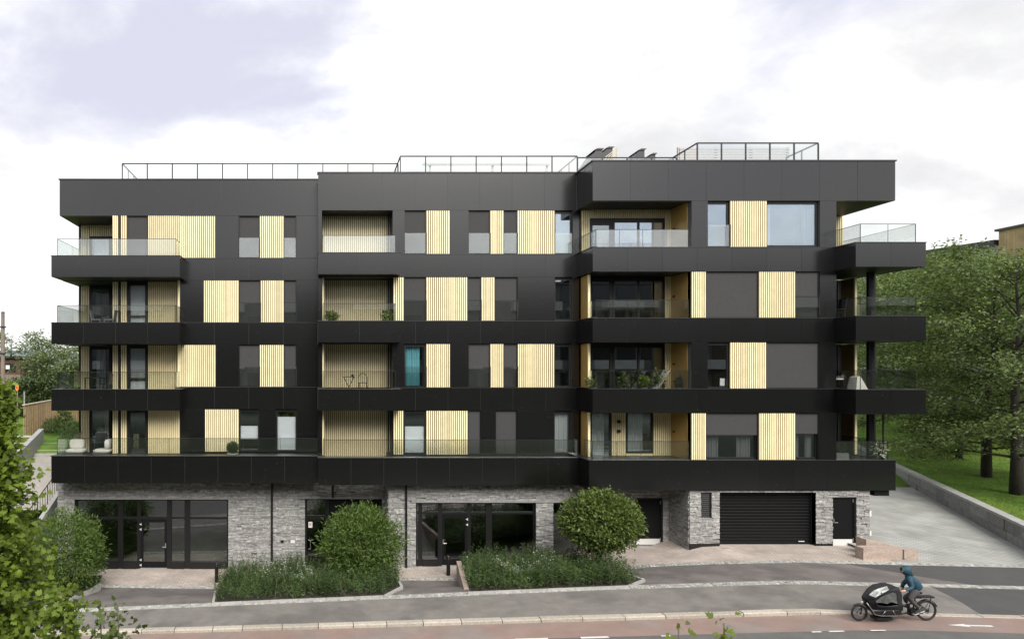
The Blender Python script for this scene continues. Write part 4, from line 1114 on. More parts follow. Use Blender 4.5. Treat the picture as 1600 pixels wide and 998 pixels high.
mb = MB(); mb.hexa([(-18.78, 41.95, 5.19), (-17.45, 50.5, 5.615), (-17.37, 50.5, 5.615), (-18.62, 41.95, 5.19), (-18.78, 41.95, 5.25), (-17.45, 50.5, 5.675), (-17.37, 50.5, 5.675), (-18.62, 41.95, 5.25)])
mb.build('cap_rail', 'pale_wood', fence, fixn=True)
lr = thing('rail_fence', (-17.8, 40, 3), 'low pale two-rail timber fence on the grass left of the stairs', 'fence')
for z in (3.42, 2.98): box('rail', -19.6, -17.0, 40.2, 40.28, z - 0.05, z + 0.05, 'pale_wood', lr)
for xx in (-19.5, -17.1): box('post', xx - 0.05, xx + 0.05, 40.285, 40.38, 2.2, 3.55, 'pale_wood', lr)
# far left things
mat('red_shed', (0.10, 0.045, 0.04), rough=0.8, var=0.2, vscale=1.5)
mat('rusty', (0.20, 0.16, 0.13), rough=0.85, var=0.2, vscale=1)
sh = thing('red_shed', (-40, 70, 4), 'dark red flat roofed shed behind the far left trees', 'shed')
box('wall', -52, -31.2, 70, 76, 3, 8.6, 'red_shed', sh); box('roof', -52.3, -31.0, 69.7, 76.3, 8.6, 8.85, 'frame', sh); box('lower_wall', -52, -31.4, 69.8, 69.99, 3.5, 6.9, 'rusty', sh)
box('wall_sign', -33.0, -32.6, 69.9, 69.99, 7.5, 7.9, 'white_paint', sh)
for i in range(5): box('window', -42 + i * 2.2, -40.8 + i * 2.2, 69.92, 69.995, 7.2, 8.1, 'frame', sh)
ut = thing('utility_pole', (px(4.5, 50), 50, 4), 'tall grey wooden pole at the far left edge', 'pole')
mb = MB(); mb.tube([(px(4.5, 50), 50, 3.5), (px(4.5, 50), 50, 11.7)], [0.17, 0.13], 10); mb.build('shaft', 'rusty', ut)
mb = MB(); mb.tube([(px(4.5, 50), 50, 11.7), (px(4.5, 50), 50, 11.8)], [0.15, 0.1], 10); mb.build('cap', 'coping', ut)
for z in (10.6, 8.6): box('band', px(4.5, 50) - 0.18, px(4.5, 50) + 0.18, 49.82, 50.18, z, z + 0.1, 'coping', ut)
mat('orange', (0.65, 0.25, 0.03), rough=0.6)
sg = thing('warning_sign', (px(27, 47), 47, 3.6), 'small orange road sign before the far left trees', 'sign')
box('post', px(27, 47) - 0.03, px(27, 47) + 0.03, 47, 47.06, 3.2, 6.0, 'rusty', sg)
mb = MB(); cx_, cz_ = px(27, 47), 6.2; mb.prism([(cx_ + 0.12 * math.cos(R(30 * i)), cz_ + 0.27 * math.sin(R(30 * i))) for i in range(12)], 'y', 46.95, 46.99); mb.build('plate', 'orange', sg, fixn=True)
mb = MB(); mb.prism([(cx_ + 0.05 * math.cos(R(30 * i)), cz_ + 0.1 * math.sin(R(30 * i))) for i in range(12)], 'y', 46.93, 46.949); mb.build('symbol', 'red', sg, fixn=True)
lp = thing('thin_post', (px(38, 46), 46, 3.5), 'thin pale post at the left end of the board fence', 'post')
mb = MB(); mb.tube([(px(38, 46), 46, 3.2), (px(38, 46), 46, 5.95)], 0.05, 8); mb.build('shaft', 'concrete', lp)
mb = MB(); mb.tube([(px(38, 46), 46, 5.951), (px(38, 46), 46, 6.02)], [0.07, 0.04], 8); mb.build('cap', 'coping', lp)
# distant hill
mat('far_hill', (0.19, 0.22, 0.24), rough=1.0, spec=0.0, var=0.1, vscale=0.02)
hp = []; nh = 60
for i in range(nh + 1):
    X = -1500 + 1900 * i / nh; h = 50 + 10 * math.sin(X * 0.006 + 1) + 5 * math.sin(X * 0.023) - 0.02 * max(0, X + 700)
    hp.append((X, h))
mb = MB(); mb.add([(X, 1000, 0) for X, h in hp] + [(X, 1150, h) for X, h in hp] + [(X, 1500, 0) for X, h in hp], [(i, i + 1, nh + 2 + i, nh + 1 + i) for i in range(nh)] + [(nh + 1 + i, nh + 2 + i, 2 * nh + 3 + i, 2 * nh + 2 + i) for i in range(nh)])
tag(mb.build('hill', 'far_hill', smooth=True), kind='structure')

# brick building behind the grove
brickmat('yellow_brick', (0.42, 0.28, 0.13), (0.34, 0.22, 0.10), (0.30, 0.24, 0.16), 0.5, 0.16)
mat('grey_render', (0.28, 0.28, 0.27), rough=0.8, var=0.1, vscale=1)
yb = thing('brick_building', (85, 76, 4), 'yellow brick building with dark flat roof behind the right hand trees', 'building')
mb = MB(); mb.box(77.5, 105, 70, 76, 3, 23.2); mb.build('brick_wall', 'yellow_brick', yb)
mb = MB(); mb.box(77.2, 105.2, 69.8, 76.2, 23.2, 23.45); mb.build('roof_edge', 'coping', yb)
mb = MB(); mb.prism([(77.6, 76.01), (104, 76.01), (104, 100), (72.5, 100), (75.6, 84)], 'z', 3, 21.6); wg = mb.build('wing_wall', 'grey_render', yb, fixn=True)
mb = MB(); mb.prism([(77.2, 76.25), (104.4, 76.25), (104.4, 100.4), (72.0, 100.4), (75.2, 84)], 'z', 21.61, 22.3); mb.build('wing_roof', 'coping', yb, fixn=True)
for zz in (18.2, 14.6, 11.0, 7.4):
    for xx in (79.2, 83.2, 87.2):
        w = box('window', xx, xx + 1.6, 69.93, 69.99, zz, zz + 2.0, 'white_paint', yb); box('pane', xx + 0.12, xx + 1.48, 69.9, 69.929, zz + 0.12, zz + 1.88, 'pane_glass', w)

# apartment block across the street, behind the camera: it shows in the glass of the facade
mat('opposite_wall', (0.10, 0.095, 0.09), rough=0.8, var=0.1, vscale=0.8)
mat('opposite_band', (0.30, 0.30, 0.29), rough=0.7, var=0.1, vscale=0.8)
mat('opposite_glass', (0.015, 0.017, 0.02), rough=0.1)
ob = thing('opposite_building', (5, -12, 3.3), 'brown apartment block with pale balcony bands across the street', 'building')
OT = 16.6
box('wall', -75, 100, -24, -12, 3.2, OT, 'opposite_wall', ob)
box('roof', -75.3, 100.3, -24.2, -11.8, OT, OT + 0.3, 'coping', ob)
for k in range(4):
    z = 4.4 + k * 3.1
    for i in range(20):
        x0 = -73 + i * 8.5
        box('balcony_band', x0, x0 + 5.2, -11.99, -10.6, z, z + 0.95, 'opposite_band', ob)
        for j in range(3):
            box('window', x0 + 0.3 + j * 2.6, x0 + 2.3 + j * 2.6, -11.98, -11.9, z + 1.0, z + 2.7, 'opposite_glass', ob)

# ------------------------------------------------------------------ vegetation
NR = np.random.default_rng(5)
leafmat('leaf_grove', (0.12, 0.165, 0.056), trans=0.3)
leafmat('leaf_maple', (0.15, 0.21, 0.028), trans=0.4)
leafmat('leaf_willow', (0.095, 0.15, 0.032), trans=0.3)
leafmat('leaf_olive', (0.105, 0.145, 0.036), trans=0.3)
leafmat('leaf_dark', (0.05, 0.075, 0.025), trans=0.25)
leafmat('leaf_far', (0.12, 0.155, 0.07), trans=0.3)
leafmat('leaf_bed', (0.068, 0.115, 0.034), trans=0.3)
leafmat('leaf_box', (0.035, 0.075, 0.018), trans=0.25)
leafmat('flower_pale', (0.42, 0.45, 0.38), trans=0.3)
leafmat('blade', (0.10, 0.18, 0.026), trans=0.3)
mat('bark', (0.035, 0.03, 0.025), rough=0.95, var=0.3, vscale=5, bump=0.8, bscale=12)
mat('twig', (0.12, 0.11, 0.07), rough=0.9)
mat('stake', (0.42, 0.27, 0.12), rough=0.8)
mat('soil', (0.035, 0.028, 0.022), rough=0.98, var=0.4, vscale=8, bump=0.8, bscale=20)

def unit(v): return v / np.maximum(np.linalg.norm(v, axis=-1, keepdims=True), 1e-9)
LOBED = [(0, 0), (0.16, -0.34), (0.42, -0.5), (0.48, -0.26), (0.74, -0.36), (0.76, -0.14), (1.0, 0), (0.76, 0.14), (0.74, 0.36), (0.48, 0.26), (0.42, 0.5), (0.16, 0.34)]
OVAL = [(0, 0), (0.45, -0.26), (1.0, 0), (0.45, 0.26)]
NARROW = [(0, 0), (0.4, -0.13), (1.0, 0), (0.4, 0.13)]
def leaves(name, m, par, pos, axis, up, size, tint, shape=OVAL, kind=None, fold=0.12):
    """many separate leaf faces in one mesh: pos, axis (leaf direction), up (face normal hint)"""
    n = len(pos); ax = unit(axis); sd_ = unit(np.cross(ax, up)); nr = np.cross(sd_, ax)
    sh = np.array(shape); k = len(sh)
    P = pos[:, None, :] + ax[:, None, :] * (sh[None, :, 0:1] * size[:, None, None]) + sd_[:, None, :] * (sh[None, :, 1:2] * size[:, None, None]) + nr[:, None, :] * ((np.abs(sh[None, :, 1:2]) - 0.1 * sh[None, :, 0:1] ** 2 * 3) * fold * 4 * size[:, None, None])
    P = P.reshape(-1, 3)
    lo, hi = P.min(0), P.max(0); org = np.array([(lo[0] + hi[0]) / 2, (lo[1] + hi[1]) / 2, lo[2]])
    me = bpy.data.meshes.new(name)
    V = (P - org).astype(np.float32)
    me.vertices.add(len(V)); me.vertices.foreach_set('co', V.ravel())
    me.loops.add(n * k); me.loops.foreach_set('vertex_index', np.arange(n * k, dtype=np.int32))
    me.polygons.add(n); me.polygons.foreach_set('loop_start', np.arange(0, n * k, k, dtype=np.int32)); me.polygons.foreach_set('loop_total', np.full(n, k, np.int32))
    at = me.attributes.new('tint', 'FLOAT', 'POINT'); at.data.foreach_set('value', np.repeat(np.clip(tint, 0, 1), k).astype(np.float32))
    me.materials.append(M[m]); me.update(calc_edges=True)
    o = link(bpy.data.objects.new(name, me), par, Vector(org))
    if kind: o['kind'] = kind
    return o
def rand_dir(n, flat=1.0):
    d = NR.normal(size=(n, 3)); d[:, 2] *= flat; return unit(d)

def tree(name, base, H, tr, crown_lo, crad, label, cat='tree', m='leaf_grove', nlimb=16, nsub=7, per=22, lsize=0.2, group=None, seed=0, lean=(0, 0), shape=OVAL, scatter=0.30, sprig=0, rise=0.55, forks=1, env=0.6):
    rr = random.Random(seed); base = Vector(base)
    t = thing(name, base, label, cat, group)
    wood = MB(); top = base + Vector((lean[0], lean[1], H * 0.93))
    tp = [base + Vector((0, 0, -0.3))]
    for i in range(1, 8):
        f = i / 7; q = base.lerp(top, f) + Vector((rr.uniform(-1, 1), rr.uniform(-1, 1), 0)) * 0.02 * H * f * (1 - f) * 2; tp.append(q)
    wood.tube(tp, [tr * 1.2, tr, tr * 0.86, tr * 0.7, tr * 0.52, tr * 0.36, tr * 0.2, tr * 0.06], 9)
    P, A, S, T = [], [], [], []
    def at(f):
        f = f * 7; i = min(6, int(f)); return tp[i].lerp(tp[i + 1], f - i)
    for i in range(nlimb):
        f = crown_lo + (0.97 - crown_lo) * ((i + rr.random()) / nlimb)
        h = (f - crown_lo) / (1 - crown_lo)
        R_ = crad * max(0.16, (math.sin(math.pi * (0.14 + 0.82 * h)) ** env)) * rr.uniform(0.8, 1.12)
        az = i * 2.39996 + rr.uniform(-0.4, 0.4); s = at(f * 0.93)
        el = rise * (1.7 * h - 0.34)
        d = Vector((math.cos(az), math.sin(az), 0)); e = s + d * R_ + Vector((0, 0, R_ * el))
        mid = s.lerp(e, 0.5) + Vector((0, 0, R_ * 0.12))
        r0 = max(0.012, tr * 0.32 * (1 - 0.65 * h))
        wood.tube([s, s.lerp(mid, 0.6), mid, e], [r0, r0 * 0.7, r0 * 0.5, r0 * 0.12], 5)
        for j in range(nsub):
            g = 0.28 + 0.72 * (j + rr.random()) / nsub
            q = s.lerp(mid, g * 2) if g < 0.5 else mid.lerp(e, g * 2 - 1)
            L = R_ * rr.uniform(0.22, 0.5)
            az2 = az + rr.uniform(-1.5, 1.5); dd = Vector((math.cos(az2), math.sin(az2), rr.uniform(-0.25, 0.75))).normalized()
            q2 = q + dd * L
            wood.tube([q, q.lerp(q2, 0.55) + Vector((0, 0, 0.05 * L)), q2], [r0 * 0.3, r0 * 0.2, 0.006], 4, cap=False)
            br = rr.gauss(0.5, 0.14)
            for u in range(per):
                w = rr.random() ** 0.8; c = q.lerp(q2, w)
                P.append((c.x + rr.gauss(0, scatter), c.y + rr.gauss(0, scatter), c.z + rr.gauss(0, scatter * 0.6)))
                A.append((dd.x + rr.gauss(0, 0.6), dd.y + rr.gauss(0, 0.6), dd.z * 0.5 - 0.25 + rr.gauss(0, 0.4))); S.append(lsize * rr.uniform(0.6, 1.25)); T.append(br + rr.gauss(0, 0.15))
    for i in range(sprig):
        q = at(0.9) + Vector((rr.uniform(-1, 1) * crad * 0.7, rr.uniform(-1, 1) * crad * 0.4, rr.uniform(-0.12, 0.0) * H)); q2 = q + Vector((rr.uniform(-0.2, 0.2), 0, rr.uniform(0.7, 1.7)))
        wood.tube([q, q2], [0.02, 0.005], 4, cap=False)
        for u in range(26):
            c = q.lerp(q2, rr.random()); P.append((c.x + rr.gauss(0, 0.1), c.y + rr.gauss(0, 0.1), c.z)); A.append((rr.gauss(0, 1), rr.gauss(0, 1), 0.6)); S.append(lsize * rr.uniform(0.6, 1.1)); T.append(rr.gauss(0.5, 0.12))
    wood.build('trunk', 'bark', t, smooth=True)
    n = len(P); P = np.array(P); A = np.array(A)
    up = unit(NR.normal(size=(n, 3)) * 0.55 + np.array([0, -0.15, 1.0]))
    leaves('crown', m, t, P, A, up, np.array(S), np.array(T), shape=shape)
    return t

# grove on the lawn; trunk feet where the photo shows them
G = 'trees on the lawn beside the ramp'
def lawn_at(pxx, D): X = px(pxx, D); return (X, D, lawn_z(X, D))
grove = [(1588, 33.5, 13.0, 0.25, 5.4, (0.3, 0.2), 'thick trunked leafy tree at the right edge of the lawn', 0.12, 4),
         (1541, 37.5, 13.2, 0.22, 4.8, (0.9, 0.3), 'leafy tree with leaning trunk second from the right edge', 0.12, 5),
         (1498, 43.0, 13.2, 0.17, 4.4, (0.1, 0.2), 'slender leafy tree in the middle of the lawn grove', 0.12, 6),
         (1452, 47.0, 14.2, 0.32, 5.4, (-0.4, 0.2), 'forked dark trunked tree nearest the corner balconies', 0.12, 4),
         (1427, 54.0, 14.6, 0.18, 5.0, (-0.3, 0.2), 'farther leafy tree just right of the corner column', 0.13, 3)]
for i, (p, D, H, tr, cr, ln, lab, lo, spg) in enumerate(grove):
    tree('leafy_tree', lawn_at(p, D), H, tr, lo, cr, lab, group=G, seed=20 + i, lean=ln, nlimb=32, nsub=11, per=80, lsize=0.185, sprig=spg, rise=0.55, scatter=0.32, shape=OVAL)
for i, (p, D, H, cr, lab) in enumerate([(1560, 55, 14.5, 6.0, 'leafy tree behind the second trunk from the right'), (1500, 60, 16.2, 6.0, 'tall leafy tree at the back of the lawn grove'), (1395, 62, 15.0, 5.5, 'leafy tree seen behind the corner balconies'), (1640, 46, 14.0, 6.0, 'leafy tree cut by the right edge before the brick building')]):
    tree('leafy_tree', lawn_at(p, D), H, 0.17, 0.1, cr, lab, group=G, seed=40 + i, nlimb=22, nsub=9, per=50, lsize=0.25, rise=0.5, scatter=0.42, m='leaf_grove')
# grass blades on the lawn near the wall
n = 52000
yy = 22 + 40 * NR.random(n) ** 1.5; xx = np.array([wall_x(q) for q in yy]) + 0.45 + 17 * NR.random(n) ** 1.2
P = np.stack([xx, yy, np.array([lawn_z(a, b) for a, b in zip(xx, yy)]) - 0.02], 1)
ax = unit(np.stack([NR.normal(size=n) * 0.5, NR.normal(size=n) * 0.5, np.ones(n)], 1))
o = leaves('grass', 'blade', None, P, ax, rand_dir(n), 0.09 + 0.1 * NR.random(n), NR.normal(0.5, 0.2, n), shape=[(0, -0.06), (1, 0), (0, 0.06)], kind='stuff'); o['label'] = 'short green grass on the lawn beside the ramp'; o['category'] = 'grass'

# round shrubs: leaves over a lumpy ball, denser outside
def shrub(name, c, r, label, m='leaf_willow', n=9000, lsize=0.14, shape=NARROW, cat='shrub', stem=None, seed=0, lump=0.17, group=None, par=None, base=None, flat=1.0):
    rr = np.random.default_rng(seed); c = np.array(c, float); r = np.array(r, float)
    base = (c[0], c[1], c[2] - r[2]) if base is None else base
    t = par or thing(name, base, label, cat, group)
    d = unit(rr.normal(size=(n, 3))); d[:, 2] *= flat
    lob = sum(np.sin(d @ rr.normal(size=3) * q + rr.uniform(0, 6)) for q in (3, 5, 8, 13)) / 4
    rad = (0.25 + 0.75 * rr.random(n) ** 0.42) * (1 + lump * lob) * (1 + 0.05 * rr.normal(size=n))
    P = c + d * rad[:, None] * r
    hole = np.sin(P @ rr.normal(size=3) * 4.2) + np.sin(P @ rr.normal(size=3) * 5.1 + 1) + np.sin(P @ rr.normal(size=3) * 3.6 + 2)
    keep = (P[:, 2] > base[2] + 0.02) & ((hole < 1.05) | (rr.random(n) < 0.25))
    P, d, lob, rad = P[keep], d[keep], lob[keep], rad[keep]; n = len(P)
    spr = (np.sin(P @ np.array([9.1, 3.3, 7.7])) * np.sin(P @ np.array([-4.2, 8.8, 5.1])) > 0.55) & (rad > 0.85); P = P + d * (spr * rr.random(n) * 0.16)[:, None] * r
    A = d * 1.0 + rr.normal(size=(n, 3)) * 0.75 + np.array([0, 0, 0.25])
    up = unit(rr.normal(size=(n, 3)) * 0.7 + d * 0.5 + np.array([0, 0, 0.8]))
    tint = 0.5 + 0.2 * lob + 0.13 * rr.normal(size=n)
    w = MB(); rs = random.Random(seed)
    for i in range(7 if stem is None else 9):
        a = rs.uniform(0, 6.28); q = Vector((c[0] + math.cos(a) * r[0] * 0.6, c[1] + math.sin(a) * r[1] * 0.6, c[2] + rs.uniform(-0.1, 0.5) * r[2]))
        s0 = Vector(base) + Vector((rs.uniform(-0.15, 0.15), rs.uniform(-0.15, 0.15), -0.05)) if stem is None else Vector((c[0], c[1], c[2] - r[2] * 0.75))
        w.tube([s0, s0.lerp(q, 0.5) + Vector((0, 0, -0.1 if stem else 0.1)), q], [0.035, 0.02, 0.008], 6)
    if stem: w.tube([Vector(base) + Vector((0, 0, -0.1)), (c[0], c[1], c[2] - r[2] * 0.7)], [0.07, 0.055], 8)
    w.build('stems' if stem is None else 'trunk', 'bark', t, smooth=True)
    leaves('foliage' if stem is None else 'crown', m, t, P, A, up, lsize * (0.6 + 0.8 * rr.random(n)), tint, shape=shape)
    return t
D0 = 27.6
shrub('willow_shrub', (px(103, D0), D0, pz(866, D0)), (1.62, 1.5, 1.72), 'rounded willow shrub by the left shop, half behind the foreground tree', n=15000, lsize=0.15, seed=1, m='leaf_willow', base=(px(103, D0), D0, gz(px(103, D0), D0)))
shrub('willow_shrub', (px(565, 27.2), 27.2, pz(847, 27.2)), (1.68, 1.6, 1.52), 'big round willow shrub in the planting bed before the entrance', n=17000, lsize=0.15, seed=2, base=(px(565, 27.2), 27.2, gz(px(565, 27.2), 27.2)))
tr_ = shrub('round_tree', (px(938, 26.4), 26.4, pz(814, 26.4)), (1.47, 1.42, 1.2), 'small tree with dense round crown and wooden stake', cat='tree', n=19000, lsize=0.13, seed=3, m='leaf_olive', shape=OVAL, stem=True, lump=0.12, base=(px(936, 26.4), 26.4, gz(px(936, 26.4), 26.4)))
mb = MB(); mb.tube([(px(925, 26.2), 26.2, gz(11, 26.2) - 0.1), (px(925, 26.2), 26.2, pz(862, 26.2))], 0.045, 8); mb.build('stake', 'stake', tr_)
mb = MB(); mb.tube([(px(925, 26.2), 26.2, pz(872, 26.2)), (px(938, 26.4), 26.4, pz(871, 26.4))], 0.02, 6); mb.build('tie', 'frame', tr_)

# planting beds: soil, stone edging and a mass of perennials
def inpoly(x, y, poly):
    c = False; j = len(poly) - 1
    for i in range(len(poly)):
        xi, yi = poly[i]; xj, yj = poly[j]
        if (yi > y) != (yj > y) and x < (xj - xi) * (y - yi) / (yj - yi) + xi: c = not c
        j = i
    return c
def aw(X, a): return a - 0.03 * min(20, max(0, 10 - X)) * min(1, max(0, (27 - a) / 2.2))
def bed(poly, zf, seed, nst, hgt, labels, pale, edges):
    """poly in (X, a)"""
    rr = np.random.default_rng(seed); rs = random.Random(seed)
    poly = [(X, aw(X, a)) for X, a in poly]; edges = [((p[0], aw(*p)), (q[0], aw(*q))) for p, q in edges]
    mb = MB()
    xs_ = [p[0] for p in poly]; as_ = [p[1] for p in poly]
    cx_, ca_ = sum(xs_) / len(poly), sum(as_) / len(poly)
    ring = lambda s: [(cx_ + (p[0] - cx_) * s, ca_ + (p[1] - ca_) * s) for p in poly]
    pts = [(cx_, ca_)] + ring(0.5) + ring(1.0); k = len(poly)
    mb.add([(X, a + KY * X, zf(X, a + KY * X) + 0.06) for X, a in pts], [(0, 1 + i, 1 + (i + 1) % k) for i in range(k)] + [(1 + i, 1 + k + i, 1 + k + (i + 1) % k, 1 + (i + 1) % k) for i in range(k)])
    tag(mb.build('planting_soil', 'soil', smooth=True, fixn=True), kind='structure')
    # edging stones
    for q in edges:
        (xa, aa), (xb, ab) = q; L = math.hypot(xb - xa, ab - aa); m_ = max(1, round(L / 1.0))
        for i in range(m_):
            p0 = Vector((xa + (xb - xa) * i / m_, aa + (ab - aa) * i / m_, 0)); p1 = Vector((xa + (xb - xa) * (i + 1) / m_, aa + (ab - aa) * (i + 1) / m_, 0))
            d = (p1 - p0).normalized(); nn = Vector((-d.y, d.x, 0)) * 0.05; p0 += d * 0.006; p1 -= d * 0.006; b = MB(); c8 = []
            for hgt_ in (-0.2, 0.08):
                for w_ in (p0 - nn, p1 - nn, p1 + nn, p0 + nn):
                    c8.append((w_.x, w_.y + KY * w_.x, zf(w_.x, w_.y + KY * w_.x) + hgt_))
            b.hexa(c8); b.build('edging_stone', 'sett_grey' if 'sett_grey' in M else (mat('sett_grey', (0.36, 0.355, 0.33), rough=0.85, var=0.2, vscale=8, objvar=0.12) and 'sett_grey'), edging)
    P, A, S, T = [], [], [], []; FP, FA, FS = [], [], []; ST = MB()
    cnt = 0
    while cnt < nst:
        X = rs.uniform(min(xs_), max(xs_)); a = rs.uniform(min(as_), max(as_))
        if not inpoly(X, a, poly): continue
        cnt += 1
        Y = a + KY * X; z = zf(X, Y) + 0.05
        patch = 0.5 + 0.5 * math.sin(X * 2.1 + a * 1.7 + seed) * math.cos(a * 2.3 - X * 0.9)
        H = hgt * rs.uniform(0.55, 1.1) * (0.5 + 0.75 * patch); lx, ly = rs.gauss(0, 0.14), rs.gauss(0, 0.14)
        tnt = 0.25 + 0.55 * (1 - patch) + rs.gauss(0, 0.1)
        nl = int(17 * H / 0.6)
        if cnt % 3 == 0: ST.tube([(X, Y, z), (X + lx, Y + ly, z + H)], [0.006, 0.003], 3, cap=False)
        for i in range(nl):
            f = 0.12 + 0.88 * (i + rs.random()) / nl; az = rs.uniform(0, 6.28)
            P.append((X + lx * f + rs.gauss(0, 0.02), Y + ly * f + rs.gauss(0, 0.02), z + H * f)); A.append((math.cos(az), math.sin(az), rs.uniform(0.1, 1.0))); S.append(rs.uniform(0.07, 0.15) * (1.15 - 0.4 * f)); T.append(tnt + rs.gauss(0, 0.1))
        if pale(X, a) > rs.random():
            for i in range(9):
                az = rs.uniform(0, 6.28); FP.append((X + lx + rs.gauss(0, 0.04), Y + ly + rs.gauss(0, 0.04), z + H * rs.uniform(0.85, 1.08))); FA.append((math.cos(az), math.sin(az), 0.7)); FS.append(rs.uniform(0.03, 0.07))
    n = len(P)
    root = thing('perennials', (cx_, ca_ + KY * cx_, zf(cx_, ca_)), labels, 'plants')
    leaves('foliage', 'leaf_bed', root, np.array(P), np.array(A), unit(rr.normal(size=(n, 3)) * 0.6 + np.array([0, 0, 1])), np.array(S), np.array(T), shape=NARROW, kind='stuff')
    ST.build('stalks', 'twig', root, kind='stuff')
    n = len(FP)
    if n: leaves('flowers', 'flower_pale', root, np.array(FP), np.array(FA), unit(rr.normal(size=(n, 3)) + np.array([0, 0, 1])), np.array(FS), rr.normal(0.5, 0.15, n), shape=OVAL, kind='stuff')
edging = thing('bed_edging', (0, 24.8, zs(0)), None, None); tag(edging, kind='structure')
zbed = lambda X, Y: zs(X) + (gz(X, Y) - zs(X)) * 0.35
bed1 = [(-3.8, 24.75), (2.3, 24.72), (3.0, 25.6), (3.0, 27.2), (2.5, 28.6), (-3.0, 28.8), (-3.95, 27.6), (-4.05, 26.0)]
bed(bed1, zbed, 3, 2300, 0.78, 'dense green perennials with pale flower heads in the left planting bed', lambda X, a: 0.5 if (-2.2 < X < -0.2 and 25.8 < a < 26.8) else 0.004, [((-3.9, 24.68), (2.3, 24.66)), ((2.35, 24.68), (3.1, 25.6)), ((-3.95, 24.7), (-4.15, 26.6)), ((3.1, 25.6), (3.1, 27.1))])
bed2 = [(5.5, 24.72), (11.0, 24.7), (11.75, 25.3), (11.3, 27.0), (10.6, 28.6), (6.2, 28.8), (5.8, 27.4)]
bed(bed2, zbed, 4, 2100, 0.8, 'dense green perennials with pale flower heads in the right planting bed', lambda X, a: 0.4 if (6.6 < X < 8.8 and 25.6 < a < 26.6) else 0.004, [((5.35, 24.66), (11.0, 24.64)), ((11.02, 24.66), (11.85, 25.3)), ((11.85, 25.35), (11.35, 27.1))])
# low granite cheek at the left end of the right bed
rough_block('bed_cheek', [(5.32, 24.6, -0.95), (5.5, 24.6, -0.95), (6.0, 28.3, -1.5), (5.8, 28.3, -1.5), (5.32, 24.6, zs(5) + 0.06), (5.5, 24.6, zs(5) + 0.06), (6.0, 28.3, zs(5) + 0.02), (5.8, 28.3, zs(5) + 0.02)], 'granite_pink', 'pinkish granite cheek wall at the left end of the right planting bed', 'stone block', jitter=0.006, seed=6)
# bed with the left willow
bed0 = [(-14, 24.9), (-10.9, 25.1), (-9.9, 25.7), (-9.5, 26.6), (-9.4, 27.6), (-9.6, 28.6), (-14, 28.8)]
bed(bed0, zbed, 5, 260, 0.3, 'sparse low ground plants under the left willow shrub', lambda X, a: 0, [((-10.9, 25.05), (-9.85, 25.65)), ((-9.85, 25.65), (-9.42, 26.6)), ((-9.42, 26.6), (-9.3, 27.4))])

# foreground tree on the bank at the left edge, lobed leaves
def branchy(name, base, tip, label, spread, nbr, per, lsize, seed, m='leaf_maple', cat='tree', taper=1.0, thick=0.05, group=None):
    rr = random.Random(seed); t = thing(name, base, label, cat, group); w = MB(); base = Vector(base); tip = Vector(tip)
    w.tube([base, base.lerp(tip, 0.5) + Vector((0.03, 0, 0)), tip], [thick, thick * 0.6, 0.006], 8)
    P, A, S, T = [], [], [], []
    for i in range(nbr):
        f = 0.15 + 0.85 * (i + rr.random()) / nbr; s = base.lerp(tip, f); L = spread * (1.04 - f) ** taper * rr.uniform(0.6, 1.15) + 0.05
        az = i * 2.4 + rr.uniform(-0.5, 0.5); d = Vector((math.cos(az), math.sin(az), rr.uniform(0.15, 0.7))).normalized(); e = s + d * L
        w.tube([s, s.lerp(e, 0.5) + Vector((0, 0, 0.03)), e], [thick * 0.3 * (1.1 - f), thick * 0.15 * (1.1 - f), 0.003], 5, cap=False)
        br = rr.gauss(0.5, 0.16)
        for j in range(max(2, int(per * (0.35 + L / max(spread, 0.01))))):
            g = rr.random() ** 0.6; c = s.lerp(e, g)
            P.append((c.x + rr.gauss(0, 0.06), c.y + rr.gauss(0, 0.06), c.z + rr.gauss(0, 0.05))); a2 = rr.uniform(0, 6.28)
            A.append((math.cos(a2) + d.x, math.sin(a2) + d.y, rr.gauss(-0.15, 0.35))); S.append(lsize * rr.uniform(0.55, 1.2)); T.append(br + 0.25 * (g - 0.6) + rr.gauss(0, 0.12))
    w.build('trunk' if cat == 'tree' else 'stem', 'twig', t, smooth=True); n = len(P)
    leaves('crown' if cat == 'tree' else 'foliage', m, t, np.array(P), np.array(A), unit(NR.normal(size=(n, 3)) * 0.6 + np.array([0, -0.5, 0.9])), np.array(S), np.array(T), shape=LOBED, fold=0.1)
    return t
branchy('maple_tree', (px(-10, 6.6), 6.6, 3.0), (px(-8, 6.6), 6.6, pz(600, 6.6)), 'bright green lobed leaf tree filling the left foreground', 0.95, 230, 62, 0.07, 11, taper=0.95)
branchy('maple_sapling', (px(100, 6.2), 6.2, 3.0), (px(98, 6.2), 6.2, pz(925, 6.2)), 'leafy maple sapling low beside the foreground tree', 0.36, 60, 40, 0.06, 12, taper=0.6, thick=0.02)
for p, ytop, lab, sd_ in ((157, 958, 'thin leafy sprig with yellowish tip at the bottom left', 13), (184, 946, 'taller thin leafy sprig right of the other at the bottom left', 14), (1060, 981, 'small leafy shoot rising from the bottom edge, left of its taller twin', 15), (1131, 973, 'taller leafy shoot rising from the bottom edge near the garage', 16)):
    branchy('leafy_shoot', (px(p, 6), 6, zbank(0, 6) - 0.05), (px(p, 6), 6, pz(ytop, 6)), lab, 0.05 if p > 1000 else 0.12, 22 if p > 1000 else 34, 4 if p > 1000 else 7, 0.075 if p > 1000 else 0.06, sd_, cat='plant', taper=0.25, thick=0.012, group=None, m='leaf_maple' if p > 1000 else 'leaf_olive')

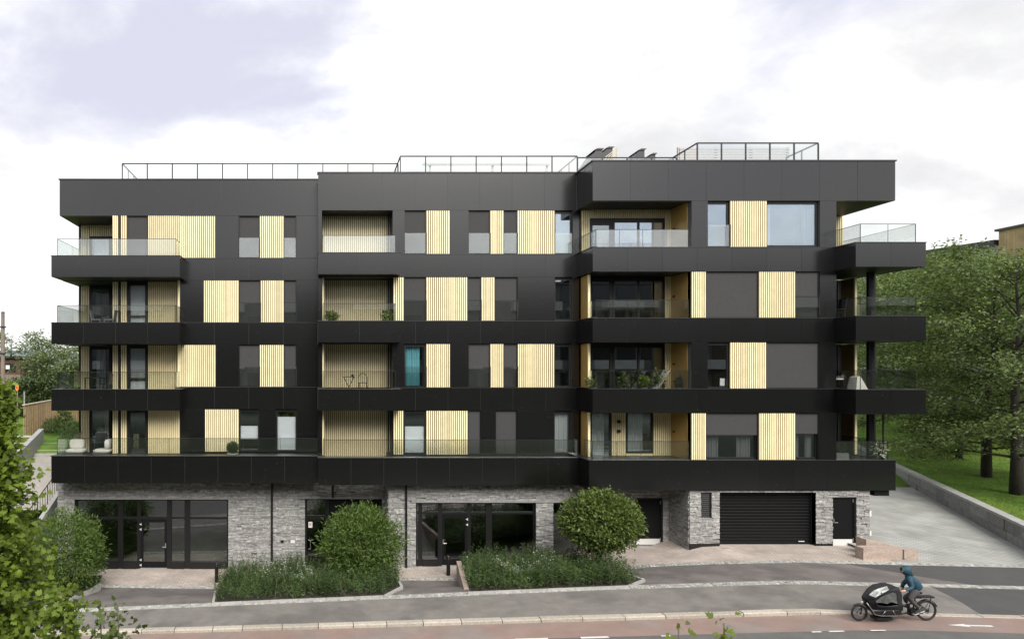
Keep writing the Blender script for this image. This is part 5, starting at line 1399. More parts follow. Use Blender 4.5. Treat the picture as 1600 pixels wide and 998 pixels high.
# far left trees and shrubs
for i, (p, D, ztop, cr, m_, lab, lo) in enumerate([(78, 58, 9.3, 2.3, 'leaf_far', 'round green tree behind the board fence', 0.12), (100, 62, 10.2, 4.4, 'leaf_far', 'broad green tree beside the left balconies', 0.12), (18, 90, 12.6, 5.0, 'leaf_far', 'pale green tree behind the red shed', 0.2), (66, 54, 7.2, 1.8, 'leaf_dark', 'dark conical bush left of the board fence trees', 0.05), (150, 70, 10.6, 4.5, 'leaf_far', 'green tree partly hidden by the left balconies', 0.15), (-110, 66, 10.5, 3.4, 'leaf_far', 'green tree cut by the left edge', 0.1), (6, 56, 6.3, 2.6, 'leaf_dark', 'low dark bush under the utility pole', 0.05)]):
    X = px(p, D); z = zslope(X, D) - 0.3 if D < 62 else zback(X, D) - 0.3
    tree('background_tree', (X, D, z), ztop - z, 0.16, lo, cr, lab, m=m_, group='trees behind the slope on the left', seed=60 + i, nlimb=18, nsub=7, per=34, lsize=0.3, scatter=0.4, rise=0.35)
for i, (p, D, r, lab) in enumerate([(96, 43.5, 0.9, 'low grey green shrub at the foot of the board fence'), (120, 42.5, 0.8, 'leafy low shrub beside the left terrace corner'), (75, 44.5, 0.7, 'small shrub left of the others before the fence')]):
    X = px(p, D); z = zslope(X, D)
    shrub('low_shrub', (X, D, z + r * 0.5), (r * 1.4, r, r * 0.8), lab, n=2200, lsize=0.13, seed=70 + i, m='leaf_bed', base=(X, D, z - 0.1), group='shrubs on the left slope')
branchy('young_tree', (px(100, 44), 44, 3.1), (px(101, 44), 44, 5.3), 'young sparse tree before the board fence', 1.0, 30, 26, 0.16, 81, m='leaf_olive', thick=0.06)

# ------------------------------------------------------------------ cargo bike and rider
mat('bike_black', (0.012, 0.012, 0.013), rough=0.45)
mat('tyre', (0.016, 0.016, 0.016), rough=0.8)
mat('canopy_fabric', (0.013, 0.013, 0.015), rough=0.75, var=0.2, vscale=12, bump=0.15, bscale=20)
mat('alu', (0.36, 0.37, 0.38), rough=0.35, metal=0.8)
mat('vinyl', (0.22, 0.23, 0.23), rough=0.25, var=0.4, vscale=9)
mat('vinyl_dark', (0.10, 0.105, 0.10), rough=0.12, var=0.5, vscale=6)
mat('skin', (0.55, 0.34, 0.24), rough=0.55)
mat('lip', (0.36, 0.16, 0.13), rough=0.5)
mat('jacket', (0.012, 0.055, 0.085), rough=0.7, var=0.25, vscale=8)
mat('trousers', (0.055, 0.052, 0.055), rough=0.85, var=0.15, vscale=10)
mat('shoe', (0.05, 0.05, 0.055), rough=0.7)
mat('sole', (0.6, 0.6, 0.58), rough=0.7)
mat('lamp', (0.8, 0.8, 0.78), rough=0.2)
BD = 20.08
def B(cx_, cy_, dy=0.0): return Vector((px(1300 + cx_ / 8.317, BD + dy), BD + dy, pz(870 + cy_ / 8.317, BD + dy)))
bike = thing('cargo_bike', (px(1397, BD), BD, zs(17.3) - 0.11), 'black electric cargo bike with covered front box on the cycle lane', 'bicycle')
def ring(c, r, t, n=40, k=8):
    mb = MB(); vs, fs = [], []
    for i in range(n):
        a = 2 * math.pi * i / n
        for j in range(k):
            b = 2 * math.pi * j / k; q = r + t * math.cos(b)
            vs.append((c.x + q * math.cos(a), c.y + t * math.sin(b), c.z + q * math.sin(a)))
    for i in range(n):
        for j in range(k):
            fs.append((i * k + j, i * k + (j + 1) % k, ((i + 1) % n) * k + (j + 1) % k, ((i + 1) % n) * k + j))
    mb.add(vs, fs); return mb
def wheel(name, c, r):
    w = ring(c, r - 0.022, 0.022).build(name, 'tyre', bike, smooth=True)
    ring(c, r - 0.055, 0.012).build('rim', 'bike_black', w, smooth=True)
    mb = MB()
    for i in range(24):
        a = 2 * math.pi * i / 24; s = 0.025 if i % 2 else -0.025
        mb.tube([(c.x + 0.02 * math.cos(a + 0.5), c.y + s, c.z + 0.02 * math.sin(a + 0.5)), (c.x + (r - 0.06) * math.cos(a), c.y, c.z + (r - 0.06) * math.sin(a))], 0.0022, 4, cap=False)
    mb.build('spokes', 'alu', w)
    mb = MB(); mb.tube([c + Vector((0, -0.06, 0)), c + Vector((0, 0.06, 0))], 0.035, 12); mb.build('hub', 'bike_black', w, smooth=False)
    mb = MB(); mb.tube([c + Vector((0, -0.05, 0)), c + Vector((0, -0.046, 0))], 0.085, 20); mb.build('brake_disc', 'alu', w)
FW, RW = B(353, 735), B(1225, 690)
FW.z = zroad(FW.x, 0) + 0.004 + 0.2507; RW.z = zroad(RW.x, 0) + 0.004 + 0.3064
wheel('front_wheel', FW, 0.2507); wheel('rear_wheel', RW, 0.3064)
mb = MB()
BB = B(1045, 712)
for s in (-0.07, 0.07):
    mb.tube([RW + Vector((0, s, 0)), BB + Vector((0, s * 0.5, 0))], 0.014, 8)
    mb.tube([RW + Vector((0, s, 0)), B(1080, 560, s * 0.4)], 0.011, 8)
mb.tube([BB, B(1092, 470)], 0.019, 10)
mb.tube([B(1075, 590), B(930, 625), B(880, 690)], 0.024, 10)
mb.tube([BB, B(900, 735), B(560, 755)], 0.026, 10)
mb.tube([B(560, 755), B(500, 690), B(430, 590), B(405, 560)], 0.026, 10)
mb.tube([B(915, 690), B(890, 480)], 0.019, 8)
mb.build('frame', 'bike_black', bike, smooth=True)
mb = MB()
for s in (-0.055, 0.055): mb.tube([FW + Vector((0, s, 0)), B(395, 640, s), B(412, 585, s * 0.8)], 0.014, 8)
mb.tube([B(395, 640, -0.06), B(395, 640, 0.06)], 0.018, 8)
mb.build('fork', 'bike_black', bike, smooth=True)
mb = MB(); mb.tube([B(450, 590, -0.30), B(500, 655, -0.31), B(560, 745, -0.31), B(640, 762, -0.31), B(850, 762, -0.31)], 0.012, 8); mb.tube([B(660, 745, -0.31), B(695, 695, -0.31)], 0.01, 6); mb.tube([B(825, 745, -0.31), B(790, 695, -0.31)], 0.01, 6)
mb.build('side_tube', 'alu', bike, smooth=True)
box('battery', B(540, 0).x, B(740, 0).x, BD - 0.13, BD + 0.13, B(0, 800).z, B(0, 765).z, 'bike_black', bike)
box('motor', B(1000, 0).x, B(1085, 0).x, BD - 0.07, BD + 0.07, B(0, 750).z, B(0, 660).z, 'bike_black', bike)
# crank and pedals
mb = MB(); mb.tube([BB + Vector((0, -0.1, 0)), B(1140, 720, -0.12)], 0.012, 6); mb.tube([BB + Vector((0, 0.1, 0)), B(965, 640, 0.12)], 0.012, 6); mb.build('crank', 'alu', bike)
for q, s in ((B(1145, 722, -0.17), -0.17), (B(962, 636, 0.17), 0.17)):
    box('pedal', q.x - 0.05, q.x + 0.05, BD + s - 0.05, BD + s + 0.05, q.z - 0.012, q.z + 0.012, 'bike_black', bike)
# chain guard, fenders, rack
mb = MB(); mb.tube([B(1050, 690, -0.06), B(1215, 675, -0.06)], 0.018, 8); mb.build('chain_guard', 'bike_black', bike)
def fender(name, c, r, a0, a1, w=0.035, n=16):
    mb = MB(); vs = []
    for i in range(n + 1):
        a = R(a0 + (a1 - a0) * i / n)
        for rr_ in (r, r + 0.008):
            for s in (-w, w): vs.append((c.x + rr_ * math.cos(a), c.y + s, c.z + rr_ * math.sin(a)))
    fs = []
    for i in range(n):
        k = i * 4; fs += [(k, k + 1, k + 5, k + 4), (k + 2, k + 6, k + 7, k + 3), (k, k + 4, k + 6, k + 2), (k + 1, k + 3, k + 7, k + 5)]
    mb.add(vs, fs); return mb.build(name, 'bike_black', bike, smooth=False, fixn=True)
fender('rear_fender', RW, 0.325, 20, 165); fender('front_fender', FW, 0.27, 20, 130)
mb = MB()
for s in (-0.07, 0.07):
    mb.tube([B(1110, 520, s), B(1300, 525, s)], 0.01, 6); mb.tube([B(1290, 525, s), RW + Vector((0, s, 0))], 0.008, 6)
for c in (1150, 1200, 1250, 1300): mb.tube([B(c, 522, -0.07), B(c, 522, 0.07)], 0.008, 6)
mb.build('rear_rack', 'bike_black', bike)
mb = MB(); mb.box(B(1120, 0).x, B(1300, 0).x, BD - 0.09, BD + 0.09, B(0, 519).z, B(0, 500).z); mb.build('rack_pad', 'canopy_fabric', bike)
# saddle, handlebar, lamp
mb = MB(); sx = B(1100, 450)
mb.add([(sx.x - 0.16, BD - 0.025, sx.z), (sx.x - 0.16, BD + 0.025, sx.z), (sx.x + 0.1, BD + 0.09, sx.z + 0.01), (sx.x + 0.1, BD - 0.09, sx.z + 0.01), (sx.x - 0.15, BD - 0.02, sx.z - 0.05), (sx.x - 0.15, BD + 0.02, sx.z - 0.05), (sx.x + 0.09, BD + 0.07, sx.z - 0.05), (sx.x + 0.09, BD - 0.07, sx.z - 0.05)],
       [(0, 1, 2, 3), (7, 6, 5, 4), (0, 4, 5, 1), (1, 5, 6, 2), (2, 6, 7, 3), (3, 7, 4, 0)])
mb.build('saddle', 'bike_black', bike, fixn=True)
mb = MB(); mb.tube([B(905, 560), B(885, 430)], 0.016, 8); mb.tube([B(935, 440, -0.28), B(900, 432, -0.2), B(885, 428), B(900, 432, 0.2), B(935, 440, 0.28)], 0.013, 8)
mb.build('handlebar', 'bike_black', bike, smooth=True)
for s in (-0.27, 0.27):
    mb = MB(); mb.tube([B(945, 442, s), B(905, 434, s * 0.8)], 0.018, 8); mb.build('grip', 'tyre', bike)
mb = MB(); q = B(378, 580); mb.tube([q, q + Vector((0.05, 0, 0.0))], [0.03, 0.022], 10); mb.build('headlight', 'lamp', bike)
# box and canopy, lofted in stations along the bike
ST = [  # crop x of the centre line, bottom y, shoulder y, top y, half width
    (425, 560, 540, 517, 0.12), (480, 690, 535, 468, 0.22), (560, 700, 482, 422, 0.29), (640, 700, 436, 380, 0.31), (720, 700, 425, 351, 0.32), (775, 700, 448, 339, 0.31), (800, 690, 490, 400, 0.30)]
mb = MB(); vs, fs = [], []; k = 10
for (cx_, bo, sh_, to, hw) in ST:
    for (u, cy_) in ((-0.8, bo), (-1, bo - (bo - sh_) * 0.3), (-1, sh_), (-0.82, sh_ + (to - sh_) * 0.7), (-0.45, to), (0.45, to), (0.82, sh_ + (to - sh_) * 0.7), (1, sh_), (1, bo - (bo - sh_) * 0.3), (0.8, bo)):
        q = B(cx_, cy_, 0); far = 0.45 * hw if cy_ == to else (-hw if cy_ >= sh_ else -0.2 * hw); vs.append((q.x, BD + u * hw, B(cx_, cy_, far).z))
for i in range(len(ST) - 1):
    for j in range(k): fs.append((i * k + j, i * k + (j + 1) % k, (i + 1) * k + (j + 1) % k, (i + 1) * k + j))
fs.append(tuple(range(k))); fs.append(tuple((len(ST) - 1) * k + j for j in range(k)))
mb.add(vs, fs); can = mb.build('canopy', 'canopy_fabric', bike, fixn=True)
def patch(name, pts, m, par, t=0.006):
    mb = MB(); n = len(pts); mb.add([(p.x, p.y - t, p.z) for p in pts] + [(p.x, p.y + 0.004, p.z) for p in pts], [tuple(range(n)), tuple(range(2 * n - 1, n - 1, -1))] + [(i, i + n, (i + 1) % n + n, (i + 1) % n) for i in range(n)])
    return mb.build(name, m, par, fixn=True)
sw = -0.332
patch('side_window', [B(575, 600, sw), B(570, 570, sw), B(640, 520, sw), B(700, 490, sw), B(790, 458, sw), B(838, 470, sw), B(852, 622, sw), B(745, 634, sw), B(600, 624, sw)], 'vinyl_dark', can)
patch('window_lining', [B(590, 622, sw - 0.004), B(580, 590, sw - 0.004), B(650, 590, sw - 0.004), B(720, 605, sw - 0.004), B(770, 580, sw - 0.004), B(850, 605, sw - 0.004), B(850, 628, sw - 0.004), B(745, 636, sw - 0.004)], 'vinyl', can, t=0.002)
mb = MB()
P4 = [B(475, 492, -0.262), B(560, 525, -0.315), B(640, 478, -0.325), B(742, 425, -0.325), B(722, 375, -0.235), B(600, 408, -0.24), B(530, 440, -0.225)]
n = len(P4); cen = sum(P4, Vector()) / n; off = Vector((0, -0.012, 0.012))
mb.add([p + off for p in P4] + [cen + off * 1.6], [(i, (i + 1) % n, n) for i in range(n)]); mb.build('roof_window', 'vinyl', can, fixn=True)
mb = MB(); mb.tube([B(640, 455, -0.345), B(665, 490, -0.345)], 0.012, 6); mb.build('strap', 'canopy_fabric', can)
for pts in ([B(470, 492, -0.275), B(560, 535, -0.33), B(650, 478, -0.345), B(750, 425, -0.345)], [B(430, 480, -0.2), B(530, 425, -0.23), B(640, 382, -0.25), B(730, 362, -0.25)], [B(725, 365, -0.25), B(750, 425, -0.345)], [B(560, 560, -0.345), B(600, 640, -0.345), B(760, 645, -0.345), B(862, 632, -0.345), B(845, 462, -0.345)]):
    mb = MB(); mb.tube(pts, 0.013, 6); mb.build('rib', 'canopy_fabric', can)
mb = MB()
for (cx0, cx1, z0, z1, w) in ((520, 905, 745, 698, 0.3),):
    mb.hexa([B(545, 748, -0.27)[:], B(905, 748, -0.27)[:], B(905, 748, 0.27)[:], B(545, 748, 0.27)[:], B(515, 699, -0.3)[:], B(905, 692, -0.3)[:], B(905, 692, 0.3)[:], B(515, 699, 0.3)[:]])
mb.build('cargo_tray', 'bike_black', bike, fixn=True)

def skinned(name, nodes, edges, m, par, root=0, sub=2):
    """nodes: (position, radius)"""
    org = Vector(nodes[root][0])
    me = bpy.data.meshes.new(name); me.from_pydata([tuple(Vector(p) - org) for p, r in nodes], edges, [])
    o = bpy.data.objects.new(name, me); link(o, par, org)
    md = o.modifiers.new('Skin', 'SKIN'); md.use_smooth_shade = True
    for i, (p, r) in enumerate(nodes):
        sv = me.skin_vertices[0].data[i]; rr_ = r if isinstance(r, tuple) else (r, r); sv.radius = rr_; sv.use_root = (i == root)
    s = o.modifiers.new('Sub', 'SUBSURF'); s.levels = sub; s.render_levels = sub
    me.materials.append(M[m]); return o
person = thing('person', (B(1090, 440).x, BD, B(1090, 440).z), 'person in a hooded blue jacket riding the cargo bike', 'person')
def chain(nodes, edges, start, pts):
    prev = start
    for p, r in pts:
        nodes.append((p, r)); i = len(nodes) - 1
        if prev is not None: edges.append((prev, i))
        prev = i
    return prev
HIP, CH, NK = B(1100, 440), B(1030, 300), B(985, 238)
nodes, edges = [(HIP, 0.085)], []
ch = chain(nodes, edges, 0, [(B(1070, 370), 0.085), (CH, 0.1)])
nk = chain(nodes, edges, ch, [(NK, 0.05)])
hd = chain(nodes, edges, nk, [(B(962, 195), 0.075), (B(950, 160), 0.092), (B(955, 125), 0.07)])
chain(nodes, edges, nk + 1, [(B(915, 185), 0.028), (B(903, 188), 0.012)])           # nose
def arm(sy, el, ha):
    s = chain(nodes, edges, ch, [(B(1005, 275, sy * 0.19), 0.055), (B(*el, sy * 0.27), 0.04), (B(*ha, sy * 0.27), 0.026)])
    d = Vector((-1, 0, -0.1)); hc = B(*ha, sy * 0.27) + d * 0.06
    p = chain(nodes, edges, s, [(hc, 0.032)])
    for i, (dx, ln) in enumerate(((-0.03, 0.045), (-0.01, 0.052), (0.01, 0.05), (0.03, 0.04))):
        b = hc + Vector((-0.02, dx, 0.006)); chain(nodes, edges, p, [(b + Vector((-0.02, 0, 0)), 0.0095), (b + Vector((-0.035, 0, -0.02)), 0.009), (b + Vector((-0.02, 0, -ln)), 0.008)])
    t = hc + Vector((0.015, -0.03 * sy, -0.005)); chain(nodes, edges, p, [(t, 0.011), (t + Vector((-0.015, 0, -0.03)), 0.009)])
arm(-1, (1050, 395), (945, 436)); arm(1, (930, 335), (915, 425))
def leg(sy, kn, an):
    chain(nodes, edges, 0, [(B(1085, 455, sy * 0.09), 0.06), (B(*kn, sy * 0.12), 0.042), (B(*an, sy * 0.13), 0.03)])
leg(-1, (1005, 545), (1140, 672)); leg(1, (945, 520), (975, 605))
skinned('body', nodes, edges, 'skin', person)
# jacket: torso and sleeves a little outside the body
nodes, edges = [(B(1125, 428), (0.155, 0.19))], []
c1 = chain(nodes, edges, 0, [(B(1085, 375), (0.15, 0.175)), (B(1040, 300), (0.155, 0.19))]); chain(nodes, edges, c1, [(B(1000, 252), (0.105, 0.12)), (B(985, 215), (0.1, 0.1))])
for sy, el, ha in ((-1, (1050, 395), (950, 432)), (1, (930, 335), (905, 395))):
    chain(nodes, edges, c1, [(B(1005, 275, sy * 0.19), 0.075), (B(*el, sy * 0.27), 0.062), (B(*ha, sy * 0.27), 0.045)])
skinned('jacket', nodes, edges, 'jacket', person)
nodes, edges = [(B(1105, 445), (0.135, 0.16))], []
for sy, kn, an in ((-1, (1005, 545), (1135, 662)), (1, (945, 520), (972, 595))):
    chain(nodes, edges, 0, [(B(1075, 462, sy * 0.1), 0.1), (B(*kn, sy * 0.12), 0.073), (B(*an, sy * 0.13), 0.05)])
skinned('trousers', nodes, edges, 'trousers', person)
# hood: a shell open towards the face
mb = MB(); hc = B(962, 168); vs, fs = [], []; nu, nv = 16, 10
for j in range(nv + 1):
    th = R(28) + (R(172) - R(28)) * j / nv      # from the face opening back
    for i in range(nu):
        ph = 2 * math.pi * i / nu
        ax = Vector((-math.cos(th), math.sin(th) * math.cos(ph), math.sin(th) * math.sin(ph)))
        rr_ = 0.138 * (1 + 0.12 * max(0, -ax.z) + (0.12 if j == 0 and ax.z > 0 else 0)) ; vs.append((hc.x + ax.x * rr_ * 1.02 + 0.02 * max(0, -ax.z), hc.y + ax.y * rr_ * 0.92, hc.z + ax.z * rr_ * 1.04))
for j in range(nv):
    for i in range(nu): fs.append((j * nu + i, j * nu + (i + 1) % nu, (j + 1) * nu + (i + 1) % nu, (j + 1) * nu + i))
fs.append(tuple(nv * nu + i for i in range(nu))); mb.add(vs, fs); mb.build('hood', 'jacket', person, smooth=True, fixn=True)
for s in (-1, 1):
    mb = MB(); q = B(907, 160, s * 0.035); mb.tube([q, q + Vector((0.02, 0, 0))], [0.012, 0.014], 8); mb.build('eye', 'bike_black', person)
mb = MB(); q = B(908, 207); mb.box(q.x, q.x + 0.02, q.y - 0.025, q.y + 0.025, q.z - 0.006, q.z + 0.006); mb.build('mouth', 'lip', person)
for q, s, tilt in ((B(1150, 690, -0.155), -1, 0.06), (B(965, 622, 0.155), 1, -0.02)):
    y = BD + s * 0.155; mb = MB()
    mb.hexa([(q.x - 0.19, y - 0.04, q.z - 0.055 - tilt), (q.x + 0.09, y - 0.035, q.z - 0.055 + tilt), (q.x + 0.09, y + 0.035, q.z - 0.055 + tilt), (q.x - 0.19, y + 0.04, q.z - 0.055 - tilt),
             (q.x - 0.17, y - 0.035, q.z - 0.015 - tilt), (q.x + 0.085, y - 0.03, q.z + 0.05 + tilt), (q.x + 0.085, y + 0.03, q.z + 0.05 + tilt), (q.x - 0.17, y + 0.035, q.z - 0.015 - tilt)])
    sh_ = mb.build('shoe', 'shoe', person, fixn=True)
    mb = MB(); mb.hexa([(q.x - 0.2, y - 0.045, q.z - 0.075 - tilt), (q.x + 0.095, y - 0.038, q.z - 0.075 + tilt), (q.x + 0.095, y + 0.038, q.z - 0.075 + tilt), (q.x - 0.2, y + 0.045, q.z - 0.075 - tilt),
             (q.x - 0.2, y - 0.045, q.z - 0.054 - tilt), (q.x + 0.095, y - 0.038, q.z - 0.054 + tilt), (q.x + 0.095, y + 0.038, q.z - 0.054 + tilt), (q.x - 0.2, y + 0.045, q.z - 0.054 - tilt)])
    mb.build('sole', 'sole', sh_, fixn=True)

# ------------------------------------------------------------------ bollards
for p, ybase, ytop, D, lab in ((338.5, 907, 878, 29.2, 'black bollard beside the left planting bed'), (700.5, 898, 867, 28.6, 'black bollard before the middle shop door')):
    X = px(p, D); z = gz(X, D)
    t = thing('bollard', (X, D, z), lab, 'bollard', 'bollards on the forecourt')
    mb = MB(); mb.lathe([(0.085, -0.05), (0.085, 0.72), (0.07, 0.74)], (X, D, z), 14); mb.build('post', 'frame', t)
    mb = MB(); mb.lathe([(0.07, 0.741), (0.09, 0.76), (0.09, 0.80), (0.05, 0.85), (0.02, 0.87)], (X, D, z), 14); mb.build('cap', 'frame', t)

# ------------------------------------------------------------------ things on the balconies
mat('cushion', (0.62, 0.60, 0.55), rough=0.9, var=0.08, vscale=6)
mat('terracotta', (0.25, 0.11, 0.06), rough=0.8)
mat('pot_grey', (0.16, 0.16, 0.16), rough=0.8)
mat('teak', (0.36, 0.27, 0.15), rough=0.7)
def softbox(mb, x0, x1, y0, y1, z0, z1, r=0.05):
    c = ((x0 + x1) / 2, (y0 + y1) / 2, (z0 + z1) / 2); h = ((x1 - x0) / 2, (y1 - y0) / 2, (z1 - z0) / 2); vs, fs = [], []; n = 12; m = 8
    for j in range(m + 1):
        th = math.pi * j / m
        for i in range(n):
            ph = 2 * math.pi * i / n; d = (math.sin(th) * math.cos(ph), math.sin(th) * math.sin(ph), math.cos(th))
            vs.append(tuple(c[k] + h[k] * math.copysign(abs(d[k]) ** 0.45, d[k]) for k in range(3)))
    for j in range(m):
        for i in range(n): fs.append((j * n + i, j * n + (i + 1) % n, (j + 1) * n + (i + 1) % n, (j + 1) * n + i))
    mb.add(vs, fs)
def lounge(x0, x1, y, z, label, flip=False):
    t = thing('lounge_chair', ((x0 + x1) / 2, y, z), label, 'chair', 'lounge chairs on the left terrace')
    box('base', x0, x1, y, y + 0.75, z, z + 0.18, 'pot_grey', t)
    mb = MB(); softbox(mb, x0, x1 + 0.05, y - 0.02, y + 0.74, z + 0.18, z + 0.36); mb.build('seat_cushion', 'cushion', t, smooth=True)
    mb = MB()
    if flip: softbox(mb, x1 - 0.22, x1 + 0.02, y + 0.05, y + 0.7, z + 0.34, z + 0.8)
    else: softbox(mb, x0 + 0.02, x1 - 0.1, y + 0.5, y + 0.78, z + 0.34, z + 0.78)
    mb.build('back_cushion', 'cushion', t, smooth=True)
    for dx in (0.04, x1 - x0 - 0.09): box('leg', x0 + dx, x0 + dx + 0.05, y + 0.03, y + 0.08, z - 0.1, z, 'frame', t)
zc = WB(0) - 0.06 - 0.22
lounge(px(104, 30.9), px(132, 30.9), 30.6, zc + 0.05, 'cream cushioned lounge chair at the left terrace corner, facing the street')
lounge(px(147, 30.9), px(172, 30.9), 30.6, zc + 0.05, 'cream cushioned lounge chair beside the left terrace window', flip=True)
def pot_plant(name, x, y, z, r, pr, ph, label, m='leaf_box', pot='pot_grey', n=1800, ls=0.06, shape=OVAL, cat='plant', group=None, rz=None):
    t = thing(name, (x, y, z), label, cat, group)
    mb = MB(); mb.lathe([(pr * 0.75, 0), (pr, ph), (pr * 0.9, ph)], (x, y, z), 14); mb.build('pot', pot, t)
    shrub(name, (x, y, z + ph + (rz or r) * 0.9), (r, r, rz or r), label, m=m, n=n, lsize=ls, shape=shape, par=t, seed=int(abs(x) * 100) % 97 + 1, base=(x, y, z + ph - 0.03))
    return t
pot_plant('box_ball', px(363.5, 30.3), 30.3, zt0 - 0.1, 0.27, 0.27, 0.17, 'clipped round box ball in a pale bowl on the left terrace', pot='cushion', n=2600, ls=0.05)
g = 'plants on the middle balcony'
pot_plant('balcony_plant', px(518, 29.45), 29.45, WB(2) - 0.2, 0.3, 0.16, 0.2, 'bushy reddish green plant left on the second middle balcony from the top', m='leaf_olive', pot='terracotta', n=700, ls=0.08, rz=0.22, group=g)
pot_plant('balcony_plant', px(603, 29.45), 29.45, WB(2) - 0.2, 0.27, 0.16, 0.2, 'bushy green plant right on the second middle balcony from the top', m='leaf_grove', pot='terracotta', n=700, ls=0.08, rz=0.22, group=g)
# cafe table and chair on the middle balcony
def round_bar(mb, pts, r=0.014): mb.tube(pts, r, 6)
x, y, z = px(545, 29.7), 29.65, WB(1) - 0.22
t = thing('bistro_table', (x, y, z), 'small black folding table on the lower middle balcony', 'table')
mb = MB(); mb.lathe([(0.27, 0.70), (0.27, 0.725)], (x, y, z), 20); mb.build('tabletop', 'frame', t)
for s in (-1, 1):
    mb = MB(); round_bar(mb, [(x - 0.22 * s, y - 0.1, z + 0.7), (x + 0.12 * s, y, z)]); round_bar(mb, [(x - 0.22 * s, y + 0.1, z + 0.7), (x + 0.12 * s, y + 0.1, z)]); mb.build('leg', 'frame', t)
mb = MB(); mb.lathe([(0.05, 0), (0.06, 0.1)], (x + 0.16, y, z + 0.726), 10); tag(mb.build('flower_pot', 'frame'), 'small dark pot on the folding table', 'pot')
x, y = px(567, 29.7), 29.65
t = thing('bistro_chair', (x, y, z), 'black wire chair with round back beside the folding table', 'chair')
mb = MB(); mb.lathe([(0.2, 0.44), (0.2, 0.465)], (x, y, z), 16); mb.build('seat', 'frame', t)
mb = MB(); mb.tube([(x - 0.2, y + 0.15, z + 0.45), (x - 0.2, y + 0.17, z + 0.7), (x - 0.1, y + 0.2, z + 0.84), (x, y + 0.2, z + 0.88), (x + 0.1, y + 0.2, z + 0.84), (x + 0.2, y + 0.17, z + 0.7), (x + 0.2, y + 0.15, z + 0.45)], 0.013, 6); mb.build('backrest', 'frame', t)
for sx in (-0.17, 0.17):
    for sy in (-0.14, 0.14):
        mb = MB(); round_bar(mb, [(x + sx, y + sy, z + 0.44), (x + sx * 1.15, y + sy * 1.2, z)]); mb.build('leg', 'frame', t)
# plants and deck chair in the right loggia
g = 'potted plants in the right loggia'
z = WB(1) - 0.18
for i, (p, r, h, m_, lab) in enumerate(((925, 0.26, 0.34, 'leaf_grove', 'bushy potted plant at the left end of the right loggia'), (975, 0.3, 0.42, 'leaf_olive', 'airy potted plant in the middle of the right loggia'), (1006, 0.24, 0.3, 'leaf_maple', 'low bright potted plant beside the deck chair'), (1030, 0.32, 0.5, 'leaf_olive', 'tall loose potted plant behind the deck chair'), (1062, 0.2, 0.28, 'leaf_dark', 'dark potted plant by the gold side wall'))):
    D = 28.9; pot_plant('balcony_plant', px(p, D), D, z, r * 0.8, 0.15, 0.22, lab, m=m_, n=300, ls=0.11, rz=h * 0.85, group=g)
x, y = px(1036, 28.7), 28.6
t = thing('deck_chair', (x, y, z), 'folding wooden deck chair leaning in the right loggia', 'chair')
for s in (0, 0.5):
    mb = MB(); mb.tube([(x - 0.32, y + s, z + 0.05), (x + 0.25, y + s, z + 0.98)], 0.022, 6); mb.build('side_rail', 'teak', t)
    mb = MB(); mb.tube([(x + 0.28, y + s, z + 0.02), (x - 0.1, y + s, z + 0.6)], 0.02, 6); mb.build('leg', 'teak', t)
mb = MB(); mb.hexa([(x - 0.3, y + 0.03, z + 0.12), (x - 0.29, y + 0.03, z + 0.1), (x - 0.29, y + 0.47, z + 0.1), (x - 0.3, y + 0.47, z + 0.12), (x + 0.2, y + 0.03, z + 0.94), (x + 0.215, y + 0.03, z + 0.92), (x + 0.215, y + 0.47, z + 0.92), (x + 0.2, y + 0.47, z + 0.94)]); mb.build('canvas_seat', 'curtain_grey', t, fixn=True)
def bench_table(x, y, z, w, label, m='frame'):
    t = thing('balcony_table', (x, y, z), label, 'table')
    box('tabletop', x - w / 2, x + w / 2, y - 0.35, y + 0.35, z + 0.70, z + 0.73, m, t)
    for sx in (-1, 1):
        for sy in (-1, 1): box('leg', x + sx * (w / 2 - 0.06) - 0.02, x + sx * (w / 2 - 0.06) + 0.02, y + sy * 0.3 - 0.02, y + sy * 0.3 + 0.02, z, z + 0.699, m, t)
def chair(x, y, z, label, m='frame', cush=None, group=None, s=1):
    t = thing('balcony_chair', (x, y, z), label, 'chair', group)
    box('seat', x - 0.22, x + 0.22, y - 0.22, y + 0.22, z + 0.42, z + 0.46, cush or m, t)
    mb = MB(); mb.hexa([(x + s * 0.2, y - 0.21, z + 0.461), (x + s * 0.23, y - 0.21, z + 0.461), (x + s * 0.23, y + 0.21, z + 0.461), (x + s * 0.2, y + 0.21, z + 0.461), (x + s * 0.27, y - 0.21, z + 0.9), (x + s * 0.3, y - 0.21, z + 0.9), (x + s * 0.3, y + 0.21, z + 0.9), (x + s * 0.27, y + 0.21, z + 0.9)]); mb.build('backrest', cush or m, t, fixn=True)
    for sx in (-1, 1):
        for sy in (-1, 1): box('leg', x + sx * 0.2 - 0.015, x + sx * 0.2 + 0.015, y + sy * 0.2 - 0.015, y + sy * 0.2 + 0.015, z, z + 0.419, m, t)
zf = WB(1) - 0.28
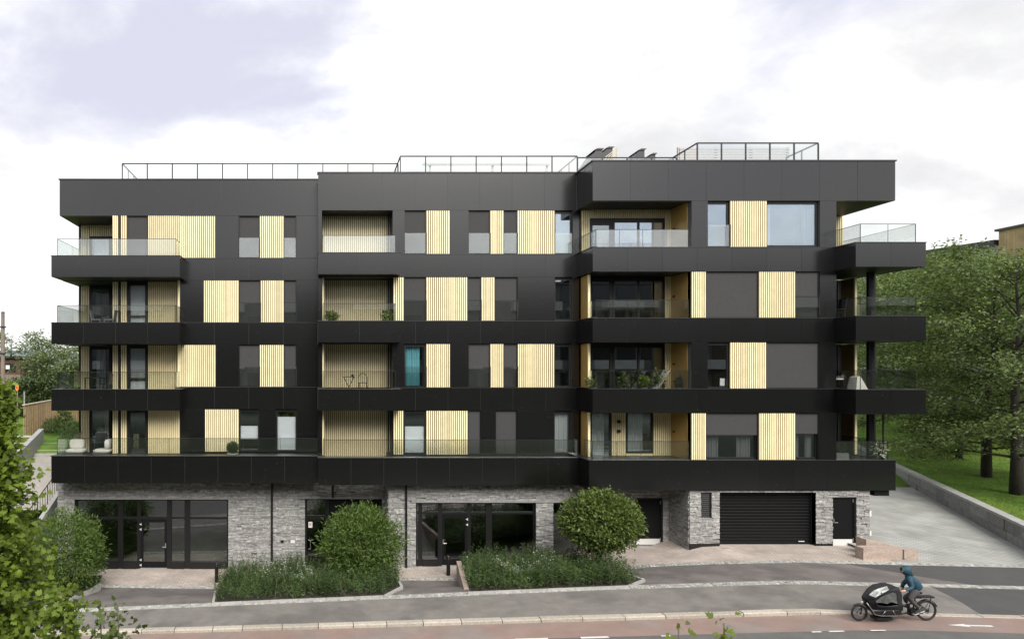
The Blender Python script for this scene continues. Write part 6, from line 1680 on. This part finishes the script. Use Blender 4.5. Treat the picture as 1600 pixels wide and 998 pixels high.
bench_table(px(148, 31.2), 31.2, zf, 0.8, 'dark table on the second balcony from below at the left')
chair(px(165, 31.2), 31.2, zf, 'dark chair beside the table on the left balcony')
zf = WB(2) - 0.28
chair(px(152, 31.2), 31.2, zf, 'pale chair left on the third left balcony', m='pot_grey', s=-1)
chair(px(172, 31.2), 31.2, zf, 'pale chair right on the third left balcony', m='pot_grey')
zf = WB(2) - 0.0
chair(px(1313, 28.4), 28.6, zf - 0.02, 'black chair on the upper corner balcony at the right')
zf = WB(1)
chair(px(1312, 28.2), 28.5, zf - 0.02, 'padded cream chair on the lower corner balcony', cush='cushion', s=-1)
t = thing('furniture_cover', (px(1341, 28.2), 28.2, zf), 'pale tapered cover by the column on the lower corner balcony', 'cover')
mb = MB(); mb.hexa([(px(1332, 28.2), 28.0, zf), (px(1350, 28.2), 28.0, zf), (px(1350, 28.2), 28.5, zf), (px(1332, 28.2), 28.5, zf), (px(1335, 28.2), 28.05, zf + 0.5), (px(1340, 28.2), 28.05, zf + 0.54), (px(1340, 28.2), 28.45, zf + 0.54), (px(1335, 28.2), 28.45, zf + 0.5)]); mb.build('cover', 'cushion', t, fixn=True)
mb = MB(); mb.tube([(px(1351, 28.2), 28.1, zf + 0.45), (px(1354, 28.2), 28.1, zf + 0.45)], 0.02, 6); mb.build('handle', 'frame', t)
t = thing('planter_box', (px(1315, 28.3), 28.3, WB(0)), 'grey rectangular planter on the right end of the terrace', 'planter')
box('trough', px(1306, 28.3), px(1325, 28.3), 28.25, 28.6, WB(0) - 0.02, WB(0) + 0.26, 'pot_grey', t)
shrub('planter_box', (px(1313, 28.4), 28.42, WB(0) + 0.42), (0.22, 0.15, 0.2), None, m='leaf_dark', n=350, lsize=0.1, par=t, seed=5, base=(px(1313, 28.4), 28.42, WB(0) + 0.22))
pot_plant('balcony_plant', px(1374, 28.35), 28.38, WB(0) - 0.02, 0.3, 0.13, 0.12, 'loose silvery plant at the right end of the terrace', m='flower_pale', n=260, ls=0.14, rz=0.4, shape=NARROW)
